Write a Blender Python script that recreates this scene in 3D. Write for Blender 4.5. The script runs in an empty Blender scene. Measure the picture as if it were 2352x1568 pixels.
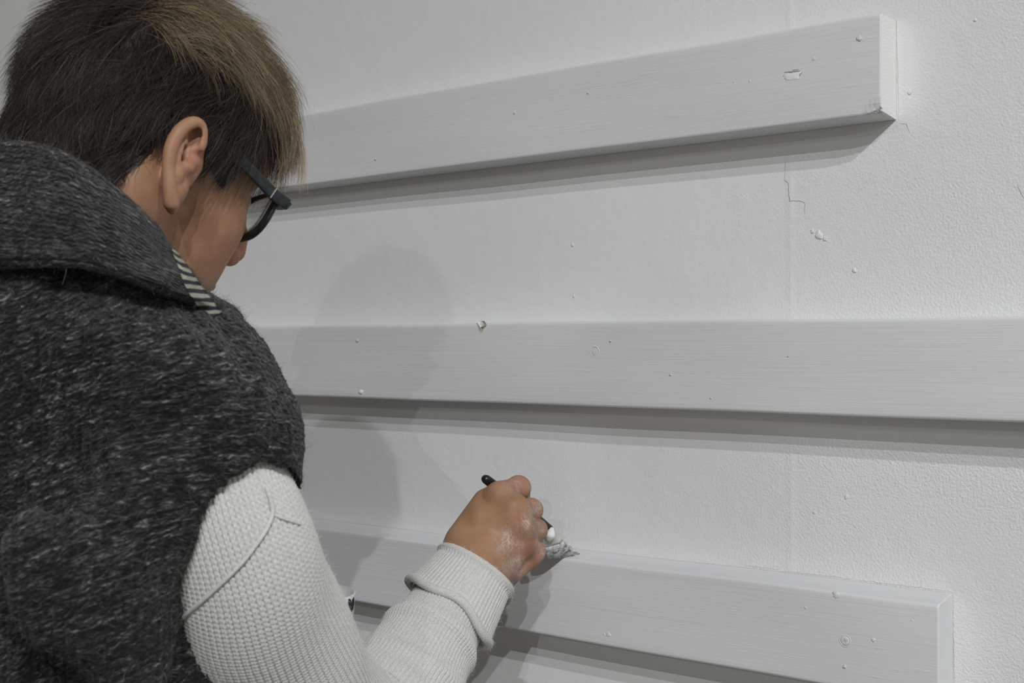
import bpy, math
import numpy as np
from mathutils import Matrix, Vector

rng = np.random.default_rng(7)
S = bpy.context.scene
COL = S.collection

# ------------------------------------------------------------------ camera
F = 2800.0                                   # focal length in pixels of a 2352 wide frame
AZ = math.atan2(2800.0, 3555.0)              # camera swung left of the wall normal
PITCH = math.atan2(28.0, 2800.0)
T_BOARD = 0.036
CAM = np.array([0.0, -(1.0548 + T_BOARD), 1.40])
_r = np.array([math.cos(AZ), math.sin(AZ), 0.0])
_f0 = np.array([-math.sin(AZ), math.cos(AZ), 0.0])
_f = _f0 * math.cos(PITCH) + np.array([0, 0, 1.0]) * math.sin(PITCH)
_u = np.cross(_r, _f)
BAS = np.array([_r, _u, _f])                 # rows: right, up, forward


def P(px, py, z):
    """a point of the place: seen at pixel px, py and z metres deep -> view frame (right, up, depth)"""
    return np.array([(px - 1176.0) * z / F, (784.0 - py) * z / F, z])


def W(p):
    """view frame -> world"""
    return CAM + np.asarray(p, float) @ BAS


def V(p):
    """world -> view frame"""
    return (np.asarray(p, float) - CAM) @ BAS.T


def pix(p):
    p = np.atleast_2d(p)
    return np.c_[1176 + F * p[:, 0] / p[:, 2], 784 - F * p[:, 1] / p[:, 2]]


cd = bpy.data.cameras.new('camera')
cd.sensor_width = 22.3
cd.lens = F / 2352.0 * 22.3
cd.dof.use_dof = True
cd.dof.focus_distance = 1.18
cd.dof.aperture_fstop = 9.0
cd.clip_start = 0.02
cam = bpy.data.objects.new('camera', cd)
COL.objects.link(cam)
m = Matrix.Identity(4)
for i in range(3):
    m[i][0], m[i][1], m[i][2], m[i][3] = BAS[0][i], BAS[1][i], -BAS[2][i], CAM[i]
cam.matrix_world = m
S.camera = cam

# ------------------------------------------------------------------ light
S.view_settings.view_transform = 'Standard'
S.view_settings.look = 'None'
S.view_settings.gamma = 1.0
S.view_settings.use_curve_mapping = False
S.view_settings.exposure = 0.30
world = bpy.data.worlds.new('world')
S.world = world
world.use_nodes = True
world.node_tree.nodes['Background'].inputs[0].default_value = (0.9, 0.95, 1.0, 1)
world.node_tree.nodes['Background'].inputs[1].default_value = 0.0
CEIL = 4.40


def lamp(x, y, power, size=0.07, col=(0.97, 0.985, 1.0), z=CEIL - 0.03):
    l = bpy.data.lights.new('lamp_or_fill', 'AREA')
    l.shape = 'DISK'
    l.size = size
    l.energy = power
    l.color = col
    o = bpy.data.objects.new('lamp_or_fill', l)
    o.location = (x, y, z)
    COL.objects.link(o)
    return o


# a row of ceiling spots running away from the wall, right of the camera, a lamp far back, and an added soft fill
lamp(2.80, -2.58, 98)
lamp(2.60, -3.28, 90)
lamp(2.10, -4.30, 90)
lamp(4.60, -10.2, 215)
lamp(-2.6, -7.5, 60, 1.4)  # unseen fill added to even out the light towards the wall's left


# ------------------------------------------------------------------ material helpers
def mat(name):
    mt = bpy.data.materials.new(name)
    mt.use_nodes = True
    nt = mt.node_tree
    b = nt.nodes['Principled BSDF']
    return mt, nt, b


def N(nt, kind, **kw):
    n = nt.nodes.new(kind)
    for k, v in kw.items():
        if k in n.inputs:
            n.inputs[k].default_value = v
        else:
            setattr(n, k, v)
    return n


def setv(b, **kw):
    for k, v in kw.items():
        b.inputs[k.replace('_', ' ')].default_value = v


def ramp(nt, fac, stops):
    r = nt.nodes.new('ShaderNodeValToRGB')
    e = r.color_ramp.elements
    while len(e) < len(stops):
        e.new(0.5)
    for el, (p, c) in zip(e, stops):
        el.position = p
        el.color = (c[0], c[1], c[2], 1) if not isinstance(c, (int, float)) else (c, c, c, 1)
    nt.links.new(fac, r.inputs[0])
    return r.outputs[0]


def math_(nt, op, a, b=None, c=None, clamp=False):
    n = nt.nodes.new('ShaderNodeMath')
    n.operation = op
    n.use_clamp = clamp
    for i, x in enumerate((a, b, c)):
        if x is None:
            continue
        if isinstance(x, (int, float)):
            n.inputs[i].default_value = x
        else:
            nt.links.new(x, n.inputs[i])
    return n.outputs[0]


def mixc(nt, fac, a, b, mode='MIX'):
    n = nt.nodes.new('ShaderNodeMix')
    n.data_type = 'RGBA'
    n.blend_type = mode
    for s, x in ((0, fac), (6, a), (7, b)):
        if isinstance(x, (int, float)):
            n.inputs[s].default_value = x
        elif isinstance(x, (tuple, list)):
            n.inputs[s].default_value = (x[0], x[1], x[2], 1)
        else:
            nt.links.new(x, n.inputs[s])
    return n.outputs[2]


def coords(nt, kind='Object', scale=(1, 1, 1), rot=(0, 0, 0)):
    t = nt.nodes.new('ShaderNodeTexCoord')
    mp = nt.nodes.new('ShaderNodeMapping')
    mp.inputs['Scale'].default_value = scale
    mp.inputs['Rotation'].default_value = rot
    nt.links.new(t.outputs[kind], mp.inputs[0])
    return mp.outputs[0]


def noise(nt, vec, scale, detail=3.0, rough=0.55, dist=0.0):
    n = nt.nodes.new('ShaderNodeTexNoise')
    n.inputs['Scale'].default_value = scale
    n.inputs['Detail'].default_value = detail
    n.inputs['Roughness'].default_value = rough
    n.inputs['Distortion'].default_value = dist
    nt.links.new(vec, n.inputs['Vector'])
    return n.outputs[0]


def bump(nt, b, h, strength=0.5, dist=0.001, prev=None):
    n = nt.nodes.new('ShaderNodeBump')
    n.inputs['Strength'].default_value = strength
    n.inputs['Distance'].default_value = dist
    nt.links.new(h, n.inputs['Height'])
    if prev is not None:
        nt.links.new(prev, n.inputs['Normal'])
    nt.links.new(n.outputs[0], b.inputs['Normal'])
    return n.outputs[0]


def attr(nt, name):
    n = nt.nodes.new('ShaderNodeAttribute')
    n.attribute_name = name
    return n


# ---- wall paint
def mat_wall():
    mt, nt, b = mat('wall_paint')
    v = coords(nt)
    big = noise(nt, v, 2.3, 3)
    c = ramp(nt, big, [(0.3, (0.77, 0.775, 0.785)), (0.7, (0.81, 0.812, 0.815))])
    nt.links.new(c, b.inputs['Base Color'])
    setv(b, Roughness=0.42, Specular_IOR_Level=0.35)
    peel = noise(nt, v, 430, 2, 0.5)                       # roller stipple
    sx = nt.nodes.new('ShaderNodeSeparateXYZ')
    nt.links.new(v, sx.inputs[0])
    more = nt.nodes.new('ShaderNodeMapRange')
    more.interpolation_type = 'SMOOTHSTEP'
    for i_, q_ in ((1, -0.70), (2, -0.20), (3, 0.50), (4, 1.9)):
        more.inputs[i_].default_value = q_
    nt.links.new(sx.outputs[0], more.inputs[0])
    amount = math_(nt, 'MULTIPLY', more.outputs[0], ramp(nt, noise(nt, v, 3.1, 2), [(0.35, 0.35), (0.65, 1.0)]))
    low = nt.nodes.new('ShaderNodeMapRange')
    low.interpolation_type = 'SMOOTHSTEP'
    for i_, q_ in ((1, 1.60), (2, 1.18), (3, 0.60), (4, 1.0)):
        low.inputs[i_].default_value = q_
    nt.links.new(sx.outputs[2], low.inputs[0])
    amount = math_(nt, 'MULTIPLY', amount, low.outputs[0])
    h1 = math_(nt, 'MULTIPLY', peel, amount)
    lump = noise(nt, v, 34, 4, 0.6)
    h2 = math_(nt, 'MULTIPLY', lump, 1.0)
    h = math_(nt, 'ADD', h1, h2)
    # a vertical plasterboard joint behind the boards
    sep = nt.nodes.new('ShaderNodeSeparateXYZ')
    nt.links.new(v, sep.inputs[0])
    dx = math_(nt, 'ABSOLUTE', math_(nt, 'SUBTRACT', sep.outputs[0], JOINT_X))
    ridge = math_(nt, 'SUBTRACT', 1.0, math_(nt, 'DIVIDE', dx, 0.006), clamp=True)
    h = math_(nt, 'ADD', h, math_(nt, 'MULTIPLY', ridge, 0.35))
    # trowel scars
    vs = coords(nt, scale=(30, 1, 6))
    scar = ramp(nt, noise(nt, vs, 1.6, 3, 0.6, 0.8), [(0.66, 0.0), (0.76, 1.0)])
    h = math_(nt, 'ADD', h, math_(nt, 'MULTIPLY', scar, 0.16))
    bump(nt, b, h, 0.62, 0.0013)
    return mt


def mat_board():
    mt, nt, b = mat('board_paint')
    v = coords(nt, scale=(1.2, 60, 60))
    g = noise(nt, v, 4.5, 5, 0.65, 0.25)
    v0 = coords(nt)
    c = ramp(nt, noise(nt, coords(nt, scale=(1, 8, 8)), 3.0, 3), [(0.3, (0.70, 0.708, 0.728)), (0.75, (0.75, 0.754, 0.766))])
    # a few yellowed knots under the paint
    kn = ramp(nt, noise(nt, coords(nt, scale=(3, 9, 9)), 1.7, 1), [(0.70, 0.0), (0.80, 0.28)])
    c = mixc(nt, kn, c, (0.72, 0.695, 0.635))
    nt.links.new(c, b.inputs['Base Color'])
    setv(b, Roughness=0.36, Specular_IOR_Level=0.4)
    fine = noise(nt, coords(nt, scale=(3, 160, 160)), 6.0, 3, 0.6)
    tear = ramp(nt, noise(nt, coords(nt, scale=(9, 70, 70)), 2.2, 3, 0.6), [(0.66, 0.0), (0.74, 1.0)])
    h = math_(nt, 'ADD', math_(nt, 'MULTIPLY', g, 1.0), math_(nt, 'MULTIPLY', fine, 0.5))
    h = math_(nt, 'ADD', h, math_(nt, 'MULTIPLY', tear, 0.5))
    bump(nt, b, h, 0.34, 0.0010)
    return mt


def mat_endgrain():
    mt, nt, b = mat('end_grain_paint')
    v = coords(nt)
    c = mixc(nt, ramp(nt, noise(nt, v, 260, 3), [(0.66, 0.0), (0.78, 0.55)]), (0.84, 0.84, 0.83), (0.46, 0.42, 0.37))
    nt.links.new(c, b.inputs['Base Color'])
    setv(b, Roughness=0.6)
    w = nt.nodes.new('ShaderNodeTexWave')
    w.bands_direction = 'Z'
    w.inputs['Scale'].default_value = 90
    w.inputs['Distortion'].default_value = 9
    nt.links.new(v, w.inputs['Vector'])
    h = math_(nt, 'ADD', math_(nt, 'MULTIPLY', w.outputs[1], 0.22), noise(nt, v, 520, 3))
    bump(nt, b, h, 0.45, 0.0008)
    return mt


def plain(name, col, rough=0.5, metal=0.0, bscale=None, bs=0.2, bd=0.0005, spec=0.5, var=0.0):
    mt, nt, b = mat(name)
    setv(b, Roughness=rough, Metallic=metal, Specular_IOR_Level=spec)
    v = coords(nt)
    if var:
        d = tuple(x * (1 - var) for x in col)
        e = tuple(min(1, x * (1 + var)) for x in col)
        nt.links.new(ramp(nt, noise(nt, v, 40, 3), [(0.35, d), (0.65, e)]), b.inputs['Base Color'])
    else:
        b.inputs['Base Color'].default_value = (*col, 1)
    if bscale:
        bump(nt, b, noise(nt, v, bscale, 3), bs, bd)
    return mt


# ------------------------------------------------------------------ object helpers
def link(name, me, material=None, parent=None, **props):
    o = bpy.data.objects.new(name, me)
    COL.objects.link(o)
    if material is not None:
        for x in (material if isinstance(material, (list, tuple)) else [material]):
            me.materials.append(x)
    if parent is not None:
        o.parent = parent
    for k, v in props.items():
        o[k] = v
    return o


def mesh(name, verts, faces, smooth=True, uv=None, world=False):
    """verts in the view frame (or the world) and faces (n,3|4) -> mesh in world coordinates"""
    verts = np.asarray(verts, float)
    if not world:
        verts = W(verts)
    faces = np.asarray(faces, np.int32)
    me = bpy.data.meshes.new(name)
    n, k = faces.shape
    me.vertices.add(len(verts))
    me.vertices.foreach_set('co', verts.astype(np.float32).ravel())
    me.loops.add(n * k)
    me.loops.foreach_set('vertex_index', faces.ravel())
    me.polygons.add(n)
    me.polygons.foreach_set('loop_start', np.arange(0, n * k, k, dtype=np.int32))
    me.polygons.foreach_set('loop_total', np.full(n, k, np.int32))
    if smooth:
        me.polygons.foreach_set('use_smooth', np.ones(n, bool))
    if uv is not None:
        ul = me.uv_layers.new(name='UVMap')
        ul.data.foreach_set('uv', np.asarray(uv, np.float32)[faces.ravel()].ravel())
    me.update(calc_edges=True)
    me.validate()
    return me


def vcol(me, name, vals):
    a = me.attributes.new(name, 'FLOAT', 'POINT')
    a.data.foreach_set('value', np.asarray(vals, np.float32))


def grid_faces(nu, nv, wrap_u=False, flip=False):
    """vertex index = i*nv + j; i along u"""
    iu = np.arange(nu if wrap_u else nu - 1)
    i, j = np.meshgrid(iu, np.arange(nv - 1), indexing='ij')
    i2 = (i + 1) % nu
    q = np.stack([i * nv + j, i2 * nv + j, i2 * nv + j + 1, i * nv + j + 1], -1).reshape(-1, 4)
    return q[:, ::-1] if flip else q


def catmull(pts, n):
    """smooth curve through pts (k,d) with n samples, centripetal-free uniform Catmull-Rom, arc-length even"""
    p = np.asarray(pts, float)
    p = np.vstack([2 * p[0] - p[1], p, 2 * p[-1] - p[-2]])
    out = []
    for i in range(1, len(p) - 2):
        t = np.linspace(0, 1, 40, endpoint=False)[:, None]
        a, b, c, d = p[i - 1], p[i], p[i + 1], p[i + 2]
        out.append(0.5 * (2 * b + (c - a) * t + (2 * a - 5 * b + 4 * c - d) * t ** 2 + (3 * b - a - 3 * c + d) * t ** 3))
    out = np.vstack(out + [p[-2][None]])
    s = np.r_[0, np.cumsum(np.linalg.norm(np.diff(out[:, :3], axis=0), axis=1))]
    q = np.linspace(0, s[-1], n)
    return np.stack([np.interp(q, s, out[:, k]) for k in range(out.shape[1])], 1)


def frames(c, up=(0, 1, 0)):
    t = np.gradient(c, axis=0)
    t /= np.linalg.norm(t, axis=1)[:, None]
    a = np.cross(t[0], up)
    a /= np.linalg.norm(a)
    A = [a]
    for i in range(1, len(c)):
        a = A[-1] - t[i] * (A[-1] @ t[i])
        A.append(a / np.linalg.norm(a))
    A = np.array(A)
    return t, A, np.cross(t, A)


def tube(name, pts, radii, seg=12, n=None, caps=True, flat=None):
    """tube in the view frame along pts; flat = (a, b) scales the two cross axes"""
    pts = np.asarray(pts, float)
    radii = np.broadcast_to(np.asarray(radii, float), (len(pts),))
    if n:
        q = catmull(np.c_[pts, radii], n)
        pts, radii = q[:, :3], q[:, 3]
    t, A, B = frames(pts)
    th = np.linspace(0, 2 * np.pi, seg, endpoint=False)
    fa, fb = flat or (1, 1)
    v = pts[:, None] + radii[:, None, None] * (fa * np.cos(th)[None, :, None] * A[:, None] + fb * np.sin(th)[None, :, None] * B[:, None])
    k = len(pts)
    faces = [((i * seg + j), (i * seg + (j + 1) % seg), ((i + 1) * seg + (j + 1) % seg), ((i + 1) * seg + j)) for i in range(k - 1) for j in range(seg)]
    v = v.reshape(-1, 3)
    if caps:
        v = np.vstack([v, pts[0] - t[0] * radii[0] * 0.4, pts[-1] + t[-1] * radii[-1] * 0.4])
        a, b = k * seg, k * seg + 1
        faces += [(a, (j + 1) % seg, j, j) for j in range(seg)] + [(b, (k - 1) * seg + j, (k - 1) * seg + (j + 1) % seg, (k - 1) * seg + (j + 1) % seg) for j in range(seg)]
    return v, faces


def tube_mesh(name, *a, **k):
    v, f = tube(name, *a, **k)
    me = bpy.data.meshes.new(name)
    me.from_pydata([tuple(x) for x in W(v)], [], [tuple(dict.fromkeys(q)) for q in f])
    for p in me.polygons:
        p.use_smooth = True
    return me


# ------------------------------------------------------------------ signed distance modelling
class SDF:
    pad = 0.0

    def __init__(self, lo, hi, h):
        self.lo, self.h = np.array(lo, float), h
        self.n = np.ceil((np.array(hi) - self.lo) / h).astype(int) + 1
        self.D = np.full(self.n, 1.0, np.float32)

    def box(self, lo, hi):
        a = np.clip(np.floor((np.array(lo) - self.lo) / self.h).astype(int), 0, self.n)
        b = np.clip(np.ceil((np.array(hi) - self.lo) / self.h).astype(int) + 1, 0, self.n)
        sl = tuple(slice(x, y) for x, y in zip(a, b))
        ax = [(self.lo[i] + self.h * np.arange(a[i], b[i])).astype(np.float32) for i in range(3)]
        return sl, (ax[0][:, None, None], ax[1][None, :, None], ax[2][None, None, :])

    def apply(self, fn, lo, hi, k=0.0, mode='add'):
        pad = max(k * 3.0, 4 * self.h, self.pad)
        sl, xyz = self.box(np.array(lo) - pad, np.array(hi) + pad)
        if 0 in self.D[sl].shape:
            return
        d = fn(*xyz)
        a = self.D[sl]
        if mode == 'sub':
            d = -d
            if k > 0:
                h = np.maximum(k - np.abs(a - d), 0) / k
                self.D[sl] = np.maximum(a, d) + h * h * k * 0.25
            else:
                self.D[sl] = np.maximum(a, d)
        else:
            if k > 0:
                h = np.maximum(k - np.abs(a - d), 0) / k
                self.D[sl] = np.minimum(a, d) - h * h * k * 0.25
            else:
                self.D[sl] = np.minimum(a, d)

    def cone(self, a, r1, b, r2, k=0.0, mode='add'):
        a, b = np.array(a, float), np.array(b, float)
        R = max(r1, r2)
        self.apply(lambda x, y, z: f_cone(x, y, z, a, r1, b, r2), np.minimum(a, b) - R, np.maximum(a, b) + R, k, mode)

    def ball(self, c, r, k=0.0, mode='add'):
        self.cone(c, r, np.array(c) + [1e-6, 0, 0], r, k, mode)

    def ell(self, c, rad, M=np.eye(3), k=0.0, mode='add'):
        """ellipsoid, axes are the rows of M"""
        c, rad = np.array(c, float), np.array(rad, float)
        R = rad.max()

        def fn(x, y, z):
            dx, dy, dz = x - c[0], y - c[1], z - c[2]
            q = [(M[i][0] * dx + M[i][1] * dy + M[i][2] * dz) for i in range(3)]
            k0 = np.sqrt(sum((q[i] / rad[i]) ** 2 for i in range(3)))
            k1 = np.sqrt(sum((q[i] / rad[i] ** 2) ** 2 for i in range(3))) + 1e-9
            return (k0 * (k0 - 1.0) / k1).astype(np.float32)
        self.apply(fn, c - R, c + R, k, mode)

    def chain(self, pts, radii, k=0.0, mode='add'):
        for i in range(len(pts) - 1):
            self.cone(pts[i], radii[i], pts[i + 1], radii[i + 1], k, mode)

    def nets(self):
        D = self.D
        s = D < 0
        c = np.zeros(np.array(D.shape) - 1, np.int8)
        for i in (0, 1):
            for j in (0, 1):
                for k in (0, 1):
                    c += s[i:D.shape[0] - 1 + i, j:D.shape[1] - 1 + j, k:D.shape[2] - 1 + k]
        idx = np.argwhere((c > 0) & (c < 8))
        vid = np.full(c.shape, -1, np.int32)
        vid[idx[:, 0], idx[:, 1], idx[:, 2]] = np.arange(len(idx))
        cor = np.array([(i, j, k) for i in (0, 1) for j in (0, 1) for k in (0, 1)])
        val = np.stack([D[idx[:, 0] + o[0], idx[:, 1] + o[1], idx[:, 2] + o[2]] for o in cor], 1)
        acc = np.zeros((len(idx), 3))
        cnt = np.zeros(len(idx))
        for p in range(8):
            for q in range(p + 1, 8):
                if np.abs(cor[p] - cor[q]).sum() != 1:
                    continue
                a, b = val[:, p], val[:, q]
                m_ = (a < 0) != (b < 0)
                t = np.where(m_, a / np.where(m_, a - b, 1), 0)
                acc += m_[:, None] * (cor[p] + t[:, None] * (cor[q] - cor[p]))
                cnt += m_
        verts = self.lo + self.h * (idx + acc / cnt[:, None])
        faces = []
        for ax in range(3):
            o = [1 if i == ax else 0 for i in range(3)]
            e = np.argwhere(s[tuple(slice(0, D.shape[i] - o[i]) for i in range(3))] != s[tuple(slice(o[i], D.shape[i]) for i in range(3))])
            b1, b2 = [(1, 2), (2, 0), (0, 1)][ax]
            ok = (e[:, b1] > 0) & (e[:, b2] > 0) & (e[:, b1] < D.shape[b1] - 1) & (e[:, b2] < D.shape[b2] - 1)
            e = e[ok]

            def cell(d1, d2):
                g = e.copy()
                g[:, b1] += d1
                g[:, b2] += d2
                return vid[g[:, 0], g[:, 1], g[:, 2]]
            q = np.stack([cell(-1, -1), cell(0, -1), cell(0, 0), cell(-1, 0)], 1)
            inside = s[e[:, 0], e[:, 1], e[:, 2]]
            faces.append(np.where(inside[:, None], q, q[:, ::-1]))
        faces = np.vstack(faces)
        faces = faces[(faces >= 0).all(1)]
        # the view frame (right, up, depth) is left handed: flip
        return verts, faces[:, ::-1].copy()

    def grad_at(self, p):
        i = np.clip(np.round((p - self.lo) / self.h).astype(int), 1, self.n - 2)
        g = np.stack([self.D[i[:, 0] + (a == 0), i[:, 1] + (a == 1), i[:, 2] + (a == 2)] - self.D[i[:, 0] - (a == 0), i[:, 1] - (a == 1), i[:, 2] - (a == 2)] for a in range(3)], 1)
        return g / (np.linalg.norm(g, axis=1)[:, None] + 1e-9)


def f_cone(x, y, z, a, r1, b, r2):
    ba = b - a
    l2 = float(ba @ ba)
    dx, dy, dz = x - a[0], y - a[1], z - a[2]
    t = np.clip((dx * ba[0] + dy * ba[1] + dz * ba[2]) / l2, 0, 1)
    return (np.sqrt((dx - t * ba[0]) ** 2 + (dy - t * ba[1]) ** 2 + (dz - t * ba[2]) ** 2) - (r1 + (r2 - r1) * t)).astype(np.float32)


def smin(a, b, k):
    h = np.maximum(k - np.abs(a - b), 0) / k
    return np.minimum(a, b) - h * h * k * 0.25


def relax(v, f, it=2, lam=0.5):
    """a little Laplacian smoothing of a quad mesh"""
    for _ in range(it):
        acc = np.zeros_like(v)
        cnt = np.zeros(len(v))
        for a, b in ((0, 1), (1, 2), (2, 3), (3, 0)):
            for p, q in ((a, b), (b, a)):
                np.add.at(acc, f[:, p], v[f[:, q]])
                np.add.at(cnt, f[:, p], 1)
        v = v + lam * (acc / np.maximum(cnt, 1)[:, None] - v)
    return v


def vnormals(v, f):
    n = np.cross(v[f[:, 2]] - v[f[:, 0]], v[f[:, 3]] - v[f[:, 1]])
    out = np.zeros_like(v)
    for k in range(4):
        np.add.at(out, f[:, k], n)
    return out / (np.linalg.norm(out, axis=1)[:, None] + 1e-12)


# ================================================================== the setting
def on_plane(px, py, y0):
    d = np.array([(px - 1176) / F, (784 - py) / F, 1.0]) @ BAS
    return CAM + d * (y0 - CAM[1]) / d[1]


JOINT_X = float(on_plane(1816, 560, 0.0)[0])
M_WALL = mat_wall()
M_BOARD = mat_board()
M_END = mat_endgrain()
M_CEIL = plain('ceiling_paint', (0.36, 0.345, 0.31), 0.8, var=0.02)
M_ROOM = plain('room_wall_paint', (0.23, 0.215, 0.185), 0.7, bscale=200, var=0.03)
M_FLOOR = plain('floor_concrete', (0.15, 0.14, 0.12), 0.6, bscale=90, var=0.12)


def slab(name, lo, hi, material, **props):
    lo, hi = np.array(lo, float), np.array(hi, float)
    v = [(lo[0] if i & 1 == 0 else hi[0], lo[1] if i & 2 == 0 else hi[1], lo[2] if i & 4 == 0 else hi[2]) for i in range(8)]
    f = [(0, 2, 3, 1), (4, 5, 7, 6), (0, 1, 5, 4), (2, 6, 7, 3), (0, 4, 6, 2), (1, 3, 7, 5)]
    me = bpy.data.meshes.new(name)
    me.from_pydata(v, [], f)
    return link(name, me, material, **props)


X0, X1, Y0 = -5.6, 6.2, -11.6
wall = slab('wall_front', (X0, 0, 0), (X1, 0.12, CEIL), M_WALL, kind='structure')
slab('wall_back', (X0, Y0 - 0.12, 0), (X1, Y0, CEIL), M_ROOM, kind='structure')
slab('wall_left', (X0 - 0.12, Y0, 0), (X0, 0, CEIL), M_ROOM, kind='structure')
slab('wall_right', (X1, Y0, 0), (X1 + 0.12, 0, CEIL), M_ROOM, kind='structure')
slab('floor', (X0, Y0, -0.1), (X1, 0, 0), M_FLOOR, kind='structure')
slab('ceiling', (X0, Y0, CEIL), (X1, 0, CEIL + 0.1), M_CEIL, kind='structure')

M_CRACK = plain('crack_shadow_gap', (0.20, 0.19, 0.18), 0.9)


def crack(points, width, material=None, name='crack'):
    pts = []
    for i in range(len(points) - 1):
        a, b = np.array(points[i], float), np.array(points[i + 1], float)
        n = max(2, int(np.linalg.norm(b - a) / 5))
        for t in np.linspace(0, 1, n, endpoint=False):
            pts.append(a + (b - a) * t + rng.normal(0, 0.6, 2))
    pts.append(points[-1])
    p = np.array([on_plane(x, y, -0.00012) for x, y in pts])
    w = width * (0.35 + 0.65 * np.sin(np.linspace(0.15, np.pi - 0.15, len(p)))) * rng.uniform(0.6, 1.2, len(p))
    t = np.gradient(p, axis=0)
    t /= np.linalg.norm(t, axis=1)[:, None]
    nrm = np.cross(t, [0, 1, 0])
    v = np.empty((2 * len(p), 3))
    v[0::2] = p - nrm * w[:, None]
    v[1::2] = p + nrm * w[:, None]
    f = [(2 * i, 2 * i + 1, 2 * i + 3, 2 * i + 2) for i in range(len(p) - 1)]
    link(name, mesh(name, v, f, world=True), material or M_CRACK, wall)


crack([(1804, 372), (1802, 414), (1811, 420), (1813, 462), (1825, 461), (1848, 464), (1848, 492)], 0.00022)
crack([(2066, 283), (2082, 284), (2086, 296), (2090, 306)], 0.00012)
crack([(2337, 425), (2345, 446), (2352, 455)], 0.00020)

M_CAULK = plain('yellowed_joint', (0.58, 0.54, 0.46), 0.8)
for a_, b_ in (((1705, 1297), (1790, 1308)), ((1800, 1310), (1960, 1330)), ((1965, 1331), (2178, 1357))):
    crack([a_, ((a_[0] + b_[0]) / 2, (a_[1] + b_[1]) / 2 + 0.5), b_], 0.00022, M_CAULK, 'joint_crack')
crack([(2187, 1362), (2190, 1460), (2192, 1568)], 0.00030, M_CAULK, 'joint_crack')
crack([(2059, 45), (2062, 160), (2064, 276)], 0.00025, M_CAULK, 'joint_crack')


# ---- the three painted boards
def board(label, top, bot, xr, has_end, seed, back=0.0):
    """top, bot: two pixels each on the upper and lower front edge; xr: right end (world x)"""
    r = np.random.default_rng(seed)
    yf = -T_BOARD
    a, b = on_plane(*top[0], yf), on_plane(*top[1], yf)
    c, d = on_plane(*bot[0], yf), on_plane(*bot[1], yf)
    ztop = lambda x: a[2] + (b[2] - a[2]) * (x - a[0]) / (b[0] - a[0])
    zbot = lambda x: c[2] + (d[2] - c[2]) * (x - c[0]) / (d[0] - c[0])
    xl = -4.2
    xs = np.unique(np.r_[np.linspace(xl, xr - 0.03, 260), np.linspace(xr - 0.03, xr - 0.0012, 24), xr])
    R = 0.0032
    prof = []                                     # (v across height 0..1, out of wall 0..1, corner offsets)
    nb = 5
    prof.append((0, 0, 0, 0))
    for k in range(nb + 1):                       # lower front corner
        t = np.pi / 2 * k / nb
        prof.append((0, 1, R * (1 - np.sin(t)), -R * (1 - np.cos(t))))
    prof = [(0, 0, 0, 0)] + [(0, 1, R * (1 - np.cos(np.pi / 2 * k / nb)), -R * (1 - np.sin(np.pi / 2 * k / nb))) for k in range(nb + 1)]
    for q in np.linspace(0.08, 0.92, 9):
        prof.append((q, 1, 0, 0))
    prof += [(1, 1, -R * (1 - np.sin(np.pi / 2 * k / nb)), -R * (1 - np.cos(np.pi / 2 * k / nb))) for k in range(nb + 1)]
    prof.append((1, 0, 0, 0))
    np_ = len(prof)
    ph = r.uniform(0, 6, 6)
    v = np.empty((len(xs), np_, 3))
    for i, x in enumerate(xs):
        zt, zb = ztop(x), zbot(x)
        wob = 0.0006 * np.sin(x * 9 + ph[0]) + 0.0004 * np.sin(x * 23 + ph[1])
        end = max(0.0, 1 - (xr - x) / 0.0012)     # tiny bevel at the sawn end
        for j, (hv, out, dz, dy) in enumerate(prof):
            z = zb + (zt - zb) * hv + dz + wob * (0.4 + 0.6 * hv)
            y = -(T_BOARD * out + dy + (0.0005 * np.sin(x * 14 + hv * 3 + ph[2]) if out else 0))
            if has_end == 'torn' and x > xr - 0.022:
                # fibres pulled off the lower and upper front corner
                k = (x - (xr - 0.022)) / 0.022
                if hv < 0.02 and out:
                    z += 0.0022 * k * abs(np.sin(x * 900 + j)) + 0.0008 * k
                    y += 0.0030 * k * abs(np.sin(x * 700 + 2 * j))
                if hv > 0.98 and out:
                    z -= 0.0012 * k * abs(np.sin(x * 1100 + j))
            if not out:
                y = -0.0004
                z += back * hv
            if out:
                z += (0.5 - hv) * 0.0008 * end
                y += 0.0007 * end
            v[i, j] = (x, y, z)
    me = mesh('timber_board', v.reshape(-1, 3), grid_faces(len(xs), np_), world=True)
    # sawn ends
    n0 = len(me.vertices)
    import bmesh
    bm = bmesh.new()
    bm.from_mesh(me)
    bm.verts.ensure_lookup_table()
    f1 = bm.faces.new([bm.verts[(len(xs) - 1) * np_ + j] for j in range(np_)])
    f2 = bm.faces.new([bm.verts[j] for j in range(np_)][::-1])
    f1.material_index = f2.material_index = 1
    f1.smooth = f2.smooth = False
    bmesh.ops.recalc_face_normals(bm, faces=bm.faces)
    bm.to_mesh(me)
    bm.free()
    o = link('timber_board', me, [M_BOARD, M_END if has_end == 'torn' else M_BOARD], label=label, category='board', group='white painted boards on the wall')
    return o


xr1 = float(on_plane(2024, 140, -T_BOARD)[0])
xr3 = float(on_plane(2157, 1385, -T_BOARD)[0])
b1 = board('upper white painted board on the wall, with torn fibres at its sawn right end',
           ((690, 262), (2024, 27)), ((682, 427), (2024, 261)), xr1, 'torn', 1)
b2 = board('middle white painted board, running on past the right of the picture',
           ((545, 749), (2352, 725)), ((630, 907), (2352, 970)), 1.15, 'plain', 2)
b3 = board('lower white painted board, being painted by the brush',
           ((725, 1212), (2157, 1387)), ((1150, 1441), (1850, 1566)), xr3, 'plain', 3, 0.0042)


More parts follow.
